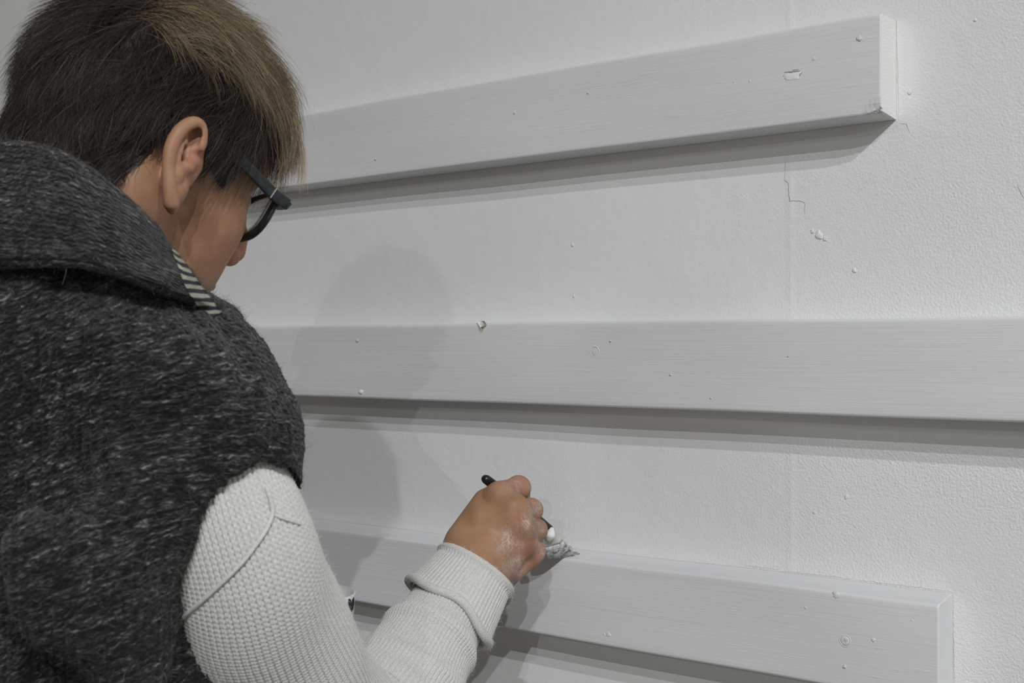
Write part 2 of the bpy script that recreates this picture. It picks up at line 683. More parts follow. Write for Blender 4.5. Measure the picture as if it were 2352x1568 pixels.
def lump(name, px, py, size, parent, material, squash=0.35, y=-T_BOARD, rough=0.25, seed=0):
    """small proud blob of paint or filler"""
    r = np.random.default_rng(seed)
    c = on_plane(px, py, y - 0.0005)
    nu, nv = 28, 8
    th = np.linspace(0, 2 * np.pi, nu, endpoint=False)
    ph = np.linspace(0.002, np.pi / 2 + 0.5, nv)
    k = r.normal(0, 1, nu)
    k = 1 + rough * 1.5 * (k + np.roll(k, 1) + 0.6 * np.roll(k, 2)) / 1.8
    v = np.empty((nu, nv, 3))
    for i in range(nu):
        for j in range(nv):
            s = np.sin(ph[j]) * k[i]
            v[i, j] = c + [size[0] * s * np.cos(th[i]), -squash * size[0] * np.cos(ph[j]), size[1] * s * np.sin(th[i])]
    return link(name, mesh(name, v.reshape(-1, 3), grid_faces(nu, nv, True), world=True), material, parent)


M_FILL = plain('filler_white', (0.84, 0.84, 0.83), 0.45, bscale=300)
M_WET = plain('wet_white_paint', (0.85, 0.86, 0.87), 0.12)
M_GAP = plain('gap_shade', (0.46, 0.45, 0.45), 0.8)  # flat grey put in for shade in the screw groove and cross
M_CHIP = plain('bare_flake', (0.72, 0.71, 0.62), 0.6)


def screw(px, py, parent, cross, rad=0.0042, ring=True):
    """countersunk painted screw: ring and head, groove and cross recess drawn as flat grey shade"""
    c = on_plane(px, py, -T_BOARD)
    n = 28
    th = np.linspace(0, 2 * np.pi, n, endpoint=False)
    prof = [(1.42, 0.0003), (1.30, -0.00025), (1.18, -0.0004), (1.10, -0.0001), (1.06, 0.0002)]
    head = [(0.98, 0.0002), (0.94, -0.0002), (0.80, -0.0003), (0.4, -0.0003), (0.02, -0.0003)]
    if not cross:
        head = [(0.98, 0.0002), (0.90, -0.0003), (0.74, -0.0001), (0.4, -0.0004), (0.02, -0.0003)]
    v = np.empty((n, len(prof), 3))
    for i in range(n):
        for j, (k, out) in enumerate(prof):
            w = 1 + 0.05 * math.sin(3 * th[i] + px) + (0.08 * math.sin(2 * th[i]) if not cross else 0)
            v[i, j] = c + [rad * k * w * math.cos(th[i]), out, rad * k * w * math.sin(th[i])]
    o = link('screw', mesh('screw', v.reshape(-1, 3), grid_faces(n, len(prof), True), world=True), M_BOARD, parent)
    for nm, pr_, mt_ in (('screw_head', head, M_BOARD), ('gap', [(1.09, -0.00005), (0.96, -0.00005)], M_GAP)):
        q = np.array([[c + [rad * k * math.cos(t), out, rad * k * math.sin(t)] for k, out in pr_] for t in th])
        link(nm, mesh(nm, q.reshape(-1, 3), grid_faces(n, len(pr_), True), world=True), mt_, o)
    if cross:
        vs, fs = [], []
        for a in (0.35, 0.35 + math.pi / 2, 0.35 + math.pi, 0.35 + 1.5 * math.pi):
            d = np.array([math.cos(a), 0, math.sin(a)])
            e = np.array([-math.sin(a), 0, math.cos(a)])
            k = len(vs)
            vs += [c + [0, -0.00036, 0], c + d * rad * 0.30 + e * rad * 0.14 + [0, -0.00036, 0], c + d * rad * 0.62 + [0, -0.00034, 0], c + d * rad * 0.30 - e * rad * 0.14 + [0, -0.00036, 0]]
            fs.append((k, k + 1, k + 2, k + 3))
        link('cross_shade', mesh('cross_shade', np.array(vs), fs, False, world=True), M_GAP, o)
    return o


screw(1366, 807, b2, False, 0.0042)
screw(1941, 1471, b3, True, 0.0042)
# gouge with filler in the upper board
g = lump('filler_patch', 1821, 175, (0.0082, 0.0042), b1, M_FILL, 0.05, rough=0.16, seed=4)
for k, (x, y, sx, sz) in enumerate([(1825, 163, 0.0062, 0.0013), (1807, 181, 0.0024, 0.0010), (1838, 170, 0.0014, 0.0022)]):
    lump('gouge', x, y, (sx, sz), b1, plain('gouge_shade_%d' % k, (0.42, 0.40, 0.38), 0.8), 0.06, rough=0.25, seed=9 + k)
for k, (x, y, s) in enumerate([(1722, 186, .0013), (1869, 134, .0014), (1974, 88, .0022), (1181, 259, .0012), (862, 365, .0013), (1685, 187, .0009), (1350, 213, .0009)]):
    lump('paint_nib', x, y, (s, s * 1.2), b1, M_BOARD, 0.22, rough=0.12, seed=20 + k)
lump('paint_drop', 829, 900, (0.0036, 0.0026), b2, M_WET, 0.45, rough=0.06, seed=31)
for k, (x, y, s) in enumerate([(820, 781, .0024), (1540, 860, .0014), (1633, 914, .0010), (1402, 783, .0014), (1810, 817, .001)]):
    lump('paint_nib', x, y, (s, s * 0.8), b2, M_BOARD, 0.22, rough=0.12, seed=40 + k)
for k, (x, y, s) in enumerate([(1398, 1457, .0026), (1388, 1456, .0016), (2006, 1468, .0020), (1920, 1366, .0030), (1940, 1530, .0018), (1850, 1395, .0011), (2095, 1424, .0012)]):
    lump('paint_nib', x, y, (s, s * 0.9), b3, M_BOARD, 0.22, rough=0.12, seed=60 + k)
# lifted flake on the upper edge of the middle board
fl = np.array([on_plane(x, y, -T_BOARD - o) for x, y, o in [(1094, 737, .0005), (1112, 737, .0006), (1117, 744, .003), (1112, 748, .0042), (1107, 760, .0022), (1103, 752, .004), (1098, 744, .002)]])
fb = fl + [0, 0.0009, 0]
link('paint_flake', mesh('paint_flake', np.vstack([fl, fb]), [(0, 1, 2, 3), (0, 3, 5, 6), (3, 4, 5, 5), (7, 13, 12, 10), (7, 10, 9, 8), (10, 12, 11, 11)] + [(i, (i + 1) % 7, 7 + (i + 1) % 7, 7 + i) for i in range(7)], False, world=True), M_CHIP, b2)
# bits left on the wall itself
for k, (x, y, s) in enumerate([(1880, 540, .0034), (1866, 531, .0016), (1895, 548, .002), (1315, 562, .0016), (1962, 620, .002), (1870, 1176, .0014), (1945, 1140, .0018), (2240, 46, .0012), (2090, 210, .002), (1318, 680, .0014)]):
    lump('plaster_nib', x, y, (s, s * 1.2), wall, M_WALL, 0.25, y=0.0, rough=0.12, seed=80 + k)


# ================================================================== the person
# head frame: x forward, y to the person's left, z up; solved from the landmarks of the face
A_, P_, R_ = math.radians(46.5), math.radians(17.6), math.radians(12.0)
hf = np.array([math.cos(P_) * math.cos(A_), -math.sin(P_), math.cos(P_) * math.sin(A_)])
hl0 = np.array([-math.sin(A_), 0, math.cos(A_)])
hu0 = np.cross(hl0, hf)
hu0 *= np.sign(hu0[1])
hl = hl0 * math.cos(R_) + hu0 * math.sin(R_)
hu = hu0 * math.cos(R_) - hl0 * math.sin(R_)
HM = np.array([hf, hl, hu])
HO = np.array([-0.2850, 0.1285, 0.9078])


def H(x, y, z):
    return HO + np.array([x, y, z]) @ HM


def toH(p):
    return (np.asarray(p) - HO) @ HM.T


# ---- skin
def mat_skin():
    mt, nt, b = mat('skin')
    v = coords(nt)
    n1 = noise(nt, v, 55, 4, 0.6)
    c = ramp(nt, n1, [(0.30, (0.29, 0.155, 0.088)), (0.52, (0.345, 0.188, 0.108)), (0.72, (0.395, 0.220, 0.135))])
    red = attr(nt, 'red')
    c = mixc(nt, red.outputs['Fac'], c, (0.47, 0.17, 0.135))
    tan = attr(nt, 'tan')
    c = mixc(nt, tan.outputs['Fac'], c, (0.40, 0.228, 0.130))
    lip = attr(nt, 'lip')
    c = mixc(nt, lip.outputs['Fac'], c, (0.33, 0.09, 0.085))
    st = attr(nt, 'stubble')
    c = mixc(nt, st.outputs['Fac'], c, (0.030, 0.022, 0.018))
    pa = attr(nt, 'paint')
    dust = ramp(nt, noise(nt, coords(nt, scale=(1.6, 1, 0.6), rot=(0, 0.7, 0)), 620, 4, 0.75, 0.8), [(0.40, 0.0), (0.60, 0.95)])
    dust2 = ramp(nt, noise(nt, v, 90, 3, 0.6), [(0.40, 0.25), (0.65, 1.0)])
    k = math_(nt, 'MULTIPLY', pa.outputs['Fac'], math_(nt, 'MULTIPLY', dust, dust2))
    c = mixc(nt, k, c, (0.66, 0.60, 0.57))
    ink = attr(nt, 'ink')
    c = mixc(nt, ink.outputs['Fac'], c, (0.10, 0.10, 0.115))
    nt.links.new(c, b.inputs['Base Color'])
    setv(b, Roughness=0.52, Specular_IOR_Level=0.35)
    b.inputs['Subsurface Weight'].default_value = 0.12
    b.inputs['Subsurface Radius'].default_value = (1.0, 0.35, 0.2)
    b.inputs['Subsurface Scale'].default_value = 0.004
    pores = noise(nt, v, 900, 2, 0.6)
    cre = noise(nt, v, 160, 3, 0.6)
    bump(nt, b, math_(nt, 'ADD', math_(nt, 'MULTIPLY', pores, 0.5), cre), 0.22, 0.0006)
    return mt


M_SKIN = mat_skin()

# ---- head and neck
SDF.pad = 0.032
hd = SDF((-0.42, -0.10, 0.755), (-0.135, 0.285, 1.045), 0.00125)
SK_C, SK_R = (-0.003, 0, 0.045), (0.087, 0.076, 0.088)
hd.ell(H(*SK_C), SK_R, HM)
hd.ell(H(0.030, 0, 0.045), (0.060, 0.066, 0.070), HM, 0.03)           # forehead
hd.ell(H(0.034, 0, -0.030), (0.053, 0.052, 0.076), HM, 0.03)          # face
hd.cone(H(0.000, -0.050, -0.050), 0.017, H(0.062, -0.016, -0.096), 0.014, 0.03)   # jaw
hd.cone(H(0.000, 0.050, -0.050), 0.017, H(0.062, 0.016, -0.096), 0.014, 0.03)
hd.ell(H(0.068, 0, -0.094), (0.017, 0.021, 0.017), HM, 0.02)          # chin
for s in (-1, 1):
    hd.ell(H(0.055, s * 0.044, -0.014), (0.024, 0.019, 0.022), HM, 0.022)   # cheek bones
    hd.ell(H(0.052, s * 0.034, -0.050), (0.026, 0.020, 0.028), HM, 0.025)   # cheeks
    hd.cone(H(0.086, s * 0.010, 0.032), 0.009, H(0.070, s * 0.046, 0.034), 0.008, 0.018)   # brows
    hd.ell(H(0.086, s * 0.032, 0.010), (0.014, 0.019, 0.012), HM, 0.014, 'sub')   # sockets
    hd.ell(H(0.071, s * 0.033, 0.009), (0.0125, 0.0150, 0.0120), HM, 0.004)       # lids over the eyes
    hd.cone(H(0.081, s * 0.022, 0.0035), 0.0018, H(0.076, s * 0.046, 0.0045), 0.0015, 0.003)   # lower lid
hd.chain([H(0.086, 0, 0.026), H(0.094, 0, 0.008), H(0.103, 0, -0.014), H(0.1068, 0, -0.025)], [0.008, 0.007, 0.008, 0.0095], 0.010)
for s in (-1, 1):
    hd.ell(H(0.096, s * 0.0125, -0.031), (0.011, 0.0065, 0.0085), HM, 0.006)      # nostril wings
    hd.cone(H(0.097, s * 0.0105, -0.044), 0.0042, H(0.097, s * 0.0085, -0.032), 0.0026, 0.002, 'sub')
hd.ell(H(0.079, 0, -0.060), (0.016, 0.022, 0.022), HM, 0.016)          # mouth mound
hd.ell(H(0.0905, 0, -0.0585), (0.0065, 0.019, 0.0048), HM, 0.005)      # lips
hd.ell(H(0.0880, 0, -0.0685), (0.0065, 0.016, 0.0052), HM, 0.005)
hd.ell(H(0.099, 0, -0.0635), (0.010, 0.024, 0.0011), HM, 0.0025, 'sub')
# neck, running down into the collar
hd.chain([H(-0.030, 0, -0.010), H(-0.042, 0.0, -0.070), np.array([-0.322, -0.035, 0.880]), np.array([-0.325, -0.13, 0.875])], [0.058, 0.055, 0.053, 0.05], 0.03)
hd.cone(H(-0.018, -0.060, -0.026), 0.013, H(-0.012, -0.022, -0.150), 0.012, 0.025)  # neck muscle
hd.ell(H(-0.020, -0.066, -0.022), (0.016, 0.012, 0.022), HM, 0.02)                   # bone behind the ear


# ---- ears (outlines taken at the ear's own depth; the far ear is the mirror image)
EARZ0, EAR_SL = 0.8285, 0.78


def ear_pt(zx, zy, out=0.0):
    """ear sketch units -> view frame; the ear's plate swings away from the camera towards the face"""
    px, py = 340 + zx / 5.6, 240 + zy / 5.6
    x0 = (405 - 1176) / F * EARZ0
    x = (px - 1176) / F * EARZ0
    z = EARZ0 + EAR_SL * (x - x0) - out
    return P(px, py, z)


def build_ear(s, mirror):
    def M(p):
        if not mirror:
            return p
        q = toH(p)
        q[1] = -q[1]
        return H(*q)
    E = lambda zx, zy, o=0.0: M(ear_pt(zx, zy, o))
    # plate
    plate = [(600, 330), (490, 410), (400, 540), (345, 700), (335, 860), (320, 1050), (305, 1230)]
    s.chain([E(x, y, -0.0065) for x, y in plate], [0.0050, 0.0055, 0.0055, 0.0055, 0.0055, 0.0056, 0.0040], 0.004)
    s.chain([E(640, 430, -0.009), E(560, 560, -0.012), E(480, 760, -0.013), E(420, 900, -0.011)], [0.005, 0.006, 0.007, 0.006], 0.005)
    # bridge to the head
    s.chain([E(560, 560, -0.014), E(500, 760, -0.014), E(400, 900, -0.014), E(350, 1050, -0.012)], [0.008, 0.009, 0.009, 0.007], 0.006)
    s.chain([E(372, 960, -0.006), E(362, 1080, -0.006), E(345, 1200, -0.007)], [.0055, .0060, .0050], 0.006)
    # outer rim
    rim = [(690, 560), (708, 450), (704, 340), (676, 265), (610, 230), (520, 250), (420, 330), (340, 450), (292, 580), (270, 720), (264, 860), (274, 1010), (282, 1150), (294, 1270)]
    rr = [.0026, .0030, .0033, .0036, .0040, .0043, .0046, .0047, .0046, .0044, .0043, .0045, .0048, .0050]
    q = catmull(np.c_[[E(x, y, 0.002) for x, y in rim], rr], 40)
    s.chain(q[:, :3], q[:, 3], 0.0006)
    # inner ridge
    q = catmull(np.c_[[E(x, y, o) for x, y, o in [(500, 450, -.004), (440, 510, -.002), (398, 590, .0), (375, 700, .001), (372, 810, .001), (380, 890, .002), (372, 980, .001)]], [.0026, .0030, .0031, .0031, .0033, .0040, .0034]], 24)
    s.chain(q[:, :3], q[:, 3], 0.0012)
    # inner hollows and the ear's passage
    s.chain([E(640, 360, -0.0005), E(585, 430, -0.001), E(545, 500, -0.002)], [.0042, .0042, .0026], 0.0015, 'sub')
    s.chain([E(470, 560, -0.001), E(440, 600, -.001)], [.0024, .0028], 0.001, 'sub')
    s.chain([E(440, 640, -0.001), E(418, 730, -0.001), E(425, 800, -0.002)], [.0034, .0040, .0034], 0.001, 'sub')
    s.cone(E(415, 760, -0.002), 0.0032, E(440, 740, -0.016), 0.0030, 0.001, 'sub')
    # the crus, running in from the front of the rim
    s.chain([E(700, 500, 0.0), E(600, 575, -0.002), E(490, 645, -0.004), E(415, 668, -0.006)], [.0028, .0030, .0026, .0020], 0.002)
    # tragus and lobe
    s.chain([E(560, 740, -0.004), E(500, 810, 0.0005), E(450, 880, -0.001)], [.0050, .0046, .0032], 0.003)
    s.ell(E(312, 1220, -0.001), (0.0052, 0.0105, 0.0046), np.eye(3), 0.003)


build_ear(hd, False)
build_ear(hd, True)
SDF.pad = 0.0
hv, hfc = hd.nets()
print('head', len(hv))

# ---- working hand
hz = lambda pts: [P(*p) for p in pts]
pxm = lambda r, z: r * z / F


class Hand(SDF):
    pass


def build_hand():
    s = SDF((-0.10, -0.285, 1.08), (0.045, -0.105, 1.30), 0.0009)

    def field(prims, k, lo=None, hi=None):
        sl, (x, y, z) = s.box(s.lo, s.lo + s.h * (s.n - 1))
        d = None
        for a, ra, b, rb in prims:
            a_, b_ = P(*a), P(*b)
            q = f_cone(x, y, z, a_, pxm(ra, a[2]), b_, pxm(rb, b[2]))
            d = q if d is None else smin(d, q, k)
        return d
    palm = field([
        ((1056, 1268, 1.185), 37, (1142, 1143, 1.196), 26),
        ((1085, 1288, 1.172), 38, (1178, 1172, 1.180), 25),
        ((1112, 1306, 1.170), 38, (1194, 1210, 1.180), 25),
        ((1140, 1322, 1.180), 33, (1202, 1246, 1.190), 24),
        ((1150, 1330, 1.195), 30, (1208, 1284, 1.208), 25),
        ((1062, 1236, 1.185), 33, (1112, 1150, 1.200), 24),
    ], 0.012)
    for c, r in (((1176, 1160, 1.171), 13), ((1196, 1202, 1.171), 12), ((1206, 1240, 1.179), 12), ((1146, 1138, 1.182), 13)):
        palm = smin(palm, field([(c, r, (c[0] + 3, c[1], c[2] + .004), r)], 0.001), 0.012)
    thumb = field([((1075, 1245, 1.205), 28, (1108, 1188, 1.235), 23), ((1108, 1188, 1.235), 23, (1146, 1160, 1.258), 19), ((1146, 1160, 1.258), 19, (1180, 1160, 1.268), 15)], 0.006)
    palm = smin(palm, field([((1035, 1398, 1.120), 64, (1082, 1318, 1.150), 60)], 0.01), 0.035)
    web = field([((1148, 1140, 1.184), 20, (1184, 1168, 1.176), 20), ((1184, 1168, 1.176), 20, (1200, 1206, 1.177), 19), ((1110, 1190, 1.180), 30, (1170, 1190, 1.172), 24)], 0.01)
    palm = smin(palm, web, 0.010)
    palm = smin(palm, thumb, 0.012)
    chains = [
        [((1148, 1137, 1.190), 28), ((1191, 1120, 1.214), 27), ((1195, 1136, 1.242), 21), ((1172, 1158, 1.250), 17)],
        [((1184, 1168, 1.180), 24), ((1220, 1171, 1.205), 26), ((1219, 1186, 1.234), 20), ((1192, 1196, 1.245), 17)],
        [((1200, 1208, 1.180), 23), ((1232, 1217, 1.205), 24.5), ((1228, 1230, 1.232), 19), ((1200, 1236, 1.242), 16)],
        [((1206, 1246, 1.190), 22), ((1229, 1265, 1.209), 23.0), ((1222, 1278, 1.232), 17), ((1196, 1276, 1.240), 15)],
    ]
    out = palm
    for ch in chains:
        fg = field([(ch[i][0], ch[i][1], ch[i + 1][0], ch[i + 1][1]) for i in range(3)], 0.004)
        out = smin(out, smin(palm, fg, 0.011), 0.0009)
    s.D = out.astype(np.float32)
    return s


hs = build_hand()
gv, gf = hs.nets()
print('hand', len(gv))

# ---- arms, trunk and legs (all but hidden by the clothes)
NB = np.array([-0.322, -0.02, 0.885])                         # base of the neck
PR = np.array([math.sin(math.radians(48)), 0, -math.cos(math.radians(48))])   # the person's right
PF = np.array([math.cos(math.radians(48)), 0, math.sin(math.radians(48))])    # the way she faces
UP = V(CAM + np.array([0, 0, 1.0]))
ARM_C = [P(480, 965, .790), P(508, 1120, .780), P(552, 1265, .792), P(592, 1400, .825), P(662, 1545, .880), P(745, 1665, .945), P(838, 1680, 1.02), P(925, 1570, 1.075), P(1000, 1450, 1.113), P(1052, 1368, 1.136), P(1092, 1306, 1.15)]
ARM_R = [ARM_C[i] for i in (0, 2, 4, 5, 6, 7, 8, 9)]
floor_up = -CAM[2]


def body(p, r=0.0, f=0.0, u=0.0):
    return np.asarray(p) + PR * r + PF * f + UP * u


HIP = body(NB, 0, -0.02, -0.56)
KNEE = [body(HIP, s * 0.10, 0.04, -0.40) for s in (-1, 1)]
ANK = [body(HIP, s * 0.11, 0.00, -0.745) for s in (-1, 1)]
POT_R = 0.042
POT_C = P(708, 1408, 1.085)
LHAND = POT_C + np.array([-0.080, -0.030, 0.032])
SHL = body(NB, -0.165, 0.0, -0.075)
LELB = body(NB, -0.21, 0.10, -0.34)


def trunk(grow, legs_only=False):
    lo = np.array([-0.80, -1.42, 0.60])
    hi = np.array([0.02, 0.06, 1.42])
    s = SDF(lo, hi, 0.008)
    if not legs_only:
        for a, b, r1, r2 in ((body(NB, 0.07, 0.02, -0.11), body(NB, -0.07, 0.02, -0.11), .05, .05), (body(NB, 0, 0.01, -0.03), body(NB, 0, 0.01, -0.12), .05, .06),
                             (body(NB, 0.04, 0.03, -0.17), body(NB, 0.04, 0.02, -0.42), .065, .065), (body(NB, -0.04, 0.03, -0.17), body(NB, -0.04, 0.02, -0.42), .065, .065)):
            s.cone(a, r1, b, r2, 0.05)
        s.chain(ARM_R, [.026, .032, .034, .033, .032, .031, .030, .028], 0.02)
        s.chain([SHL, LELB, LHAND], [.05, .042, .030], 0.02)
    for i, sg in enumerate((-1, 1)):
        s.cone(body(HIP, sg * 0.06), .095 + grow, body(HIP, sg * 0.07, 0, 0.14), .09 + grow, 0.04)
        s.chain([body(HIP, sg * 0.085), KNEE[i], ANK[i]], [.085 + grow, .058 + grow, .040 + grow * 1.5], 0.03)
        if grow == 0:
            s.chain([ANK[i], body(ANK[i], 0, -0.02, -0.045), body(ANK[i], sg * 0.02, 0.14, -0.055)], [.038, .034, .026], 0.02)
    return s


ts = trunk(0.0)
# the free hand round the pot: palm behind it, fingers and thumb wrapped about the sides
tv, tf = ts.nets()


def free_hand():
    s = SDF(LHAND + [-0.09, -0.08, -0.09], LHAND + [0.11, 0.09, 0.10], 0.0018)
    c = POT_C
    ring = lambda a, u, r=POT_R + 0.007: np.array([c[0] + r * math.cos(a), c[1] + u, c[2] + r * math.sin(a)])
    s.cone(LHAND, .028, ring(2.75, -0.03, POT_R + .028), .022, 0.01)
    for k, u in enumerate((-0.002, -0.020, -0.037, -0.052)):
        L = (1.30, 1.45, 1.38, 1.15)[k]
        pts = [ring(2.7 - t * L, u) for t in (0, .35, .7, 1)]
        s.chain([ring(2.75, u * 0.8 - .004, POT_R + .014)] + pts[1:], [.0115, .0095, .0085, .0075], 0.003)
    s.chain([ring(2.9, -0.02, POT_R + .014), ring(3.5, 0.0), ring(3.95, 0.012)], [.013, .0105, .0085], 0.004)
    return s.nets()


fv, ff = free_hand()

allv = np.vstack([hv, gv, tv, fv])
o1, o2, o3 = len(hv), len(hv) + len(gv), len(hv) + len(gv) + len(tv)
allf = np.vstack([hfc, gf + o1, tf + o2, ff + o3])
me = mesh('person', allv, allf)


def blob(p, c, r, soft=1.0):
    d = np.linalg.norm((p - np.array(c)) / np.array(r), axis=1)
    return np.clip((1.0 - d) / soft + 0.5, 0, 1) if soft < 1 else np.clip(1.0 - d, 0, 1) ** 0.8


pp = pix(allv)
ishead = np.arange(len(allv)) < o1
ishand = (np.arange(len(allv)) >= o1) & (np.arange(len(allv)) < o2)
hl_ = toH(allv)
red = np.zeros(len(allv))
lip = np.zeros(len(allv))
tan = np.zeros(len(allv))
paint = np.zeros(len(allv))
ink = np.zeros(len(allv))
for c, r, k in (((0.105, 0, -0.033), (.03, .03, .03), .55), ((0.06, -0.05, -0.03), (.03, .03, .03), .25), ((0.0, -0.085, 0), (.02, .035, .05), .45), ((-.02, -.06, -.05), (.04, .03, .05), .35)):
    red = np.maximum(red, ishead * k * blob(hl_, c, r))
ridge_red = ishead * np.clip(1 - np.linalg.norm((pp - [404, 328]) / [9, 17], axis=1), 0, 1)
red = np.maximum(red, ridge_red * 0.9)
lip = ishead * np.clip(1.6 * blob(hl_, (0.098, 0, -0.0635), (.014, .026, .0125)), 0, 1)
for c, r, k in (((1200, 1255), (34, 30), .75), ((1190, 1110), (40, 26), .4), ((1226, 1150), (24, 14), .35), ((1190, 1190), (30, 28), .45), ((1185, 1320), (30, 30), .5), ((1238, 1275), (22, 40), .5), ((1165, 1225), (26, 20), .3)):
    red = np.maximum(red, ishand * k * np.clip(1 - np.linalg.norm((pp - np.array(c)) / np.array(r), axis=1), 0, 1))
for c, r, k in (((1070, 1215), (95, 75), 1.0), ((1110, 1160), (60, 40), .6)):
    tan = np.maximum(tan, ishand * k * np.clip(1.3 - np.linalg.norm((pp - np.array(c)) / np.array(r), axis=1), 0, 1))
for c, r, k in (((1175, 1240), (34, 42), 1.0), ((1182, 1295), (30, 34), 1.0), ((1214, 1198), (17, 34), 1.0), ((1180, 1115), (44, 22), .55), ((1228, 1168), (26, 26), .8), ((1240, 1215), (20, 24), .6), ((1243, 1260), (16, 34), .7), ((1150, 1255), (30, 30), .5)):
    paint = np.maximum(paint, ishand * k * np.clip(1.25 - np.linalg.norm((pp - np.array(c)) / np.array(r), axis=1), 0, 1))
ink = ishand * np.clip(1 - np.linalg.norm((pp - [1180, 1340]) / [13, 30], axis=1), 0, 1) * 0.95

# where the scalp grows hair, outlined on the near side of the head and mirrored to the far side
hp = toH(hv)
hm = hp.copy()
hm[:, 1] = -np.abs(hm[:, 1])
pm = pix(HO + hm @ HM)
HAIRLINE = np.array([(150, 520), (255, 428), (300, 398), (330, 372), (352, 344), (385, 312), (420, 300), (478, 322), (480, 352), (485, 390), (498, 420), (513, 434), (530, 412), (550, 376), (580, 352), (618, 330), (648, 318), (676, 268), (760, 200), (760, -300), (-300, -300), (-300, 700)], float)


def inside(p, poly):
    r = np.zeros(len(p), bool)
    for i in range(len(poly)):
        (x0, y0), (x1, y1) = poly[i], poly[(i + 1) % len(poly)]
        c = ((y0 > p[:, 1]) != (y1 > p[:, 1])) & (p[:, 0] < (x1 - x0) * (p[:, 1] - y0) / (y1 - y0 + 1e-12) + x0)
        r ^= c
    return r


ear_zone = np.linalg.norm((hp - [0.006, 0, 0]) * [1, 0, 1] / [.022, 1, .034], axis=1) < 1
# ears stand clear of the skull: leave out all that lies well outside the skull ellipsoid on the sides
qs = (hp - np.array(SK_C)) / np.array(SK_R)
near_ear = inside(pm, np.array([(372, 330), (376, 300), (405, 268), (440, 258), (478, 275), (482, 330), (470, 420), (400, 500), (365, 450)], float)) & (np.abs(hp[:, 1]) > 0.066)
scalp = inside(pm, HAIRLINE) & ~near_ear
stub = np.zeros(len(allv))
stub[:o1] = scalp * 0.97
for k, a in (('red', red), ('lip', lip), ('tan', tan), ('paint', paint), ('ink', ink), ('stubble', stub)):
    vcol(me, k, a)
person = link('person', me, M_SKIN, label='person with short hair and glasses in a dark knitted gilet, painting the lower board', category='person')


# ---- knitted gilet
def mat_marl():
    mt, nt, b = mat('marled_wool')
    uv = nt.nodes.new('ShaderNodeUVMap')
    uv.uv_map = 'UVMap'

    def mapped(sx, sy, rot=0.0):
        mp = nt.nodes.new('ShaderNodeMapping')
        mp.inputs['Scale'].default_value = (sx, sy, 1)
        mp.inputs['Rotation'].default_value = (0, 0, rot)
        nt.links.new(uv.outputs[0], mp.inputs[0])
        return mp.outputs[0]
    fleck = noise(nt, mapped(112, 290), 1.0, 3, 0.62, 1.1)
    fine = noise(nt, mapped(330, 640), 1.0, 2, 0.6, 0.6)
    big = noise(nt, mapped(16, 26), 1.0, 2)
    k = math_(nt, 'ADD', math_(nt, 'MULTIPLY', fleck, 0.66), math_(nt, 'MULTIPLY', fine, 0.34))
    k = math_(nt, 'ADD', k, math_(nt, 'MULTIPLY', math_(nt, 'SUBTRACT', big, 0.5), 0.16))
    c = ramp(nt, k, [(0.42, (0.007, 0.0065, 0.0075)), (0.51, (0.022, 0.021, 0.023)), (0.59, (0.062, 0.059, 0.059)), (0.68, (0.24, 0.225, 0.215))])
    nt.links.new(c, b.inputs['Base Color'])
    setv(b, Roughness=0.95, Specular_IOR_Level=0.1)
    b.inputs['Sheen Weight'].default_value = 0.12
    # stitches: columns of loops
    sep = nt.nodes.new('ShaderNodeSeparateXYZ')
    nt.links.new(mapped(1, 1), sep.inputs[0])
    col_ = math_(nt, 'ABSOLUTE', math_(nt, 'SINE', math_(nt, 'MULTIPLY', sep.outputs[0], math.pi / 0.0052)))
    row = math_(nt, 'SINE', math_(nt, 'ADD', math_(nt, 'MULTIPLY', sep.outputs[1], 2 * math.pi / 0.0042), math_(nt, 'MULTIPLY', col_, 2.2)))
    st = math_(nt, 'ADD', math_(nt, 'MULTIPLY', row, 0.3), math_(nt, 'MULTIPLY', col_, 0.5))
    h = math_(nt, 'ADD', math_(nt, 'MULTIPLY', k, 2.6), st)
    bump(nt, b, h, 0.9, 0.0018)
    return mt


M_MARL = mat_marl()
vs_ = SDF((-0.74, -0.66, 0.60), (-0.095, 0.10, 1.20), 0.003)
SHOULDER = [P(300, 800, .835), P(420, 905, .81), P(478, 1000, .795), P(500, 1110, .798)]
vs_.chain(SHOULDER, [.060, .053, .048, .050], 0.03)
vs_.chain([body(NB, -0.02, 0.0, -0.045), body(NB, -0.10, 0.0, -0.07), body(NB, -0.19, 0.01, -0.12), body(NB, -0.215, 0.04, -0.22)], [.07, .065, .06, .06], 0.03)
# cloth hanging from the shoulder over the arm, back and front of the armhole
vs_.chain([P(465, 1020, .786), P(412, 1180, .788), P(352, 1340, .800), P(325, 1430, .81)], [.056, .060, .054, .044], 0.03)
# armhole: cut by its plane round the arm, then hollow for the sleeve
q1, q2, q3 = P(628, 1012, .742), P(404, 1442, .772), P(702, 1168, .800)
an = np.cross(q2 - q1, q3 - q1)
an /= np.linalg.norm(an)
an *= np.sign(an[0])


def cut(x, y, z):
    pl = (x - q1[0]) * an[0] + (y - q1[1]) * an[1] + (z - q1[2]) * an[2]
    return np.maximum(-pl, -0.5 + 0 * x).astype(np.float32)


lo_ = np.array([-0.30, -0.40, 0.64])
hi_ = np.array([-0.095, -0.03, 0.98])
vs_.apply(cut, lo_, hi_, 0.006, 'sub')
AC = catmull(np.array(ARM_C), 60)
AR = np.interp(np.linspace(0, 1, 60), np.linspace(0, 1, 11), [.036, .045, .0540, .0562, .058, .059, .057, .054, .049, .040, .034])
for i in range(0, 24):
    vs_.cone(AC[i], AR[i] + 0.0025, AC[i + 1], AR[i + 1] + 0.0025, 0.003, 'sub')
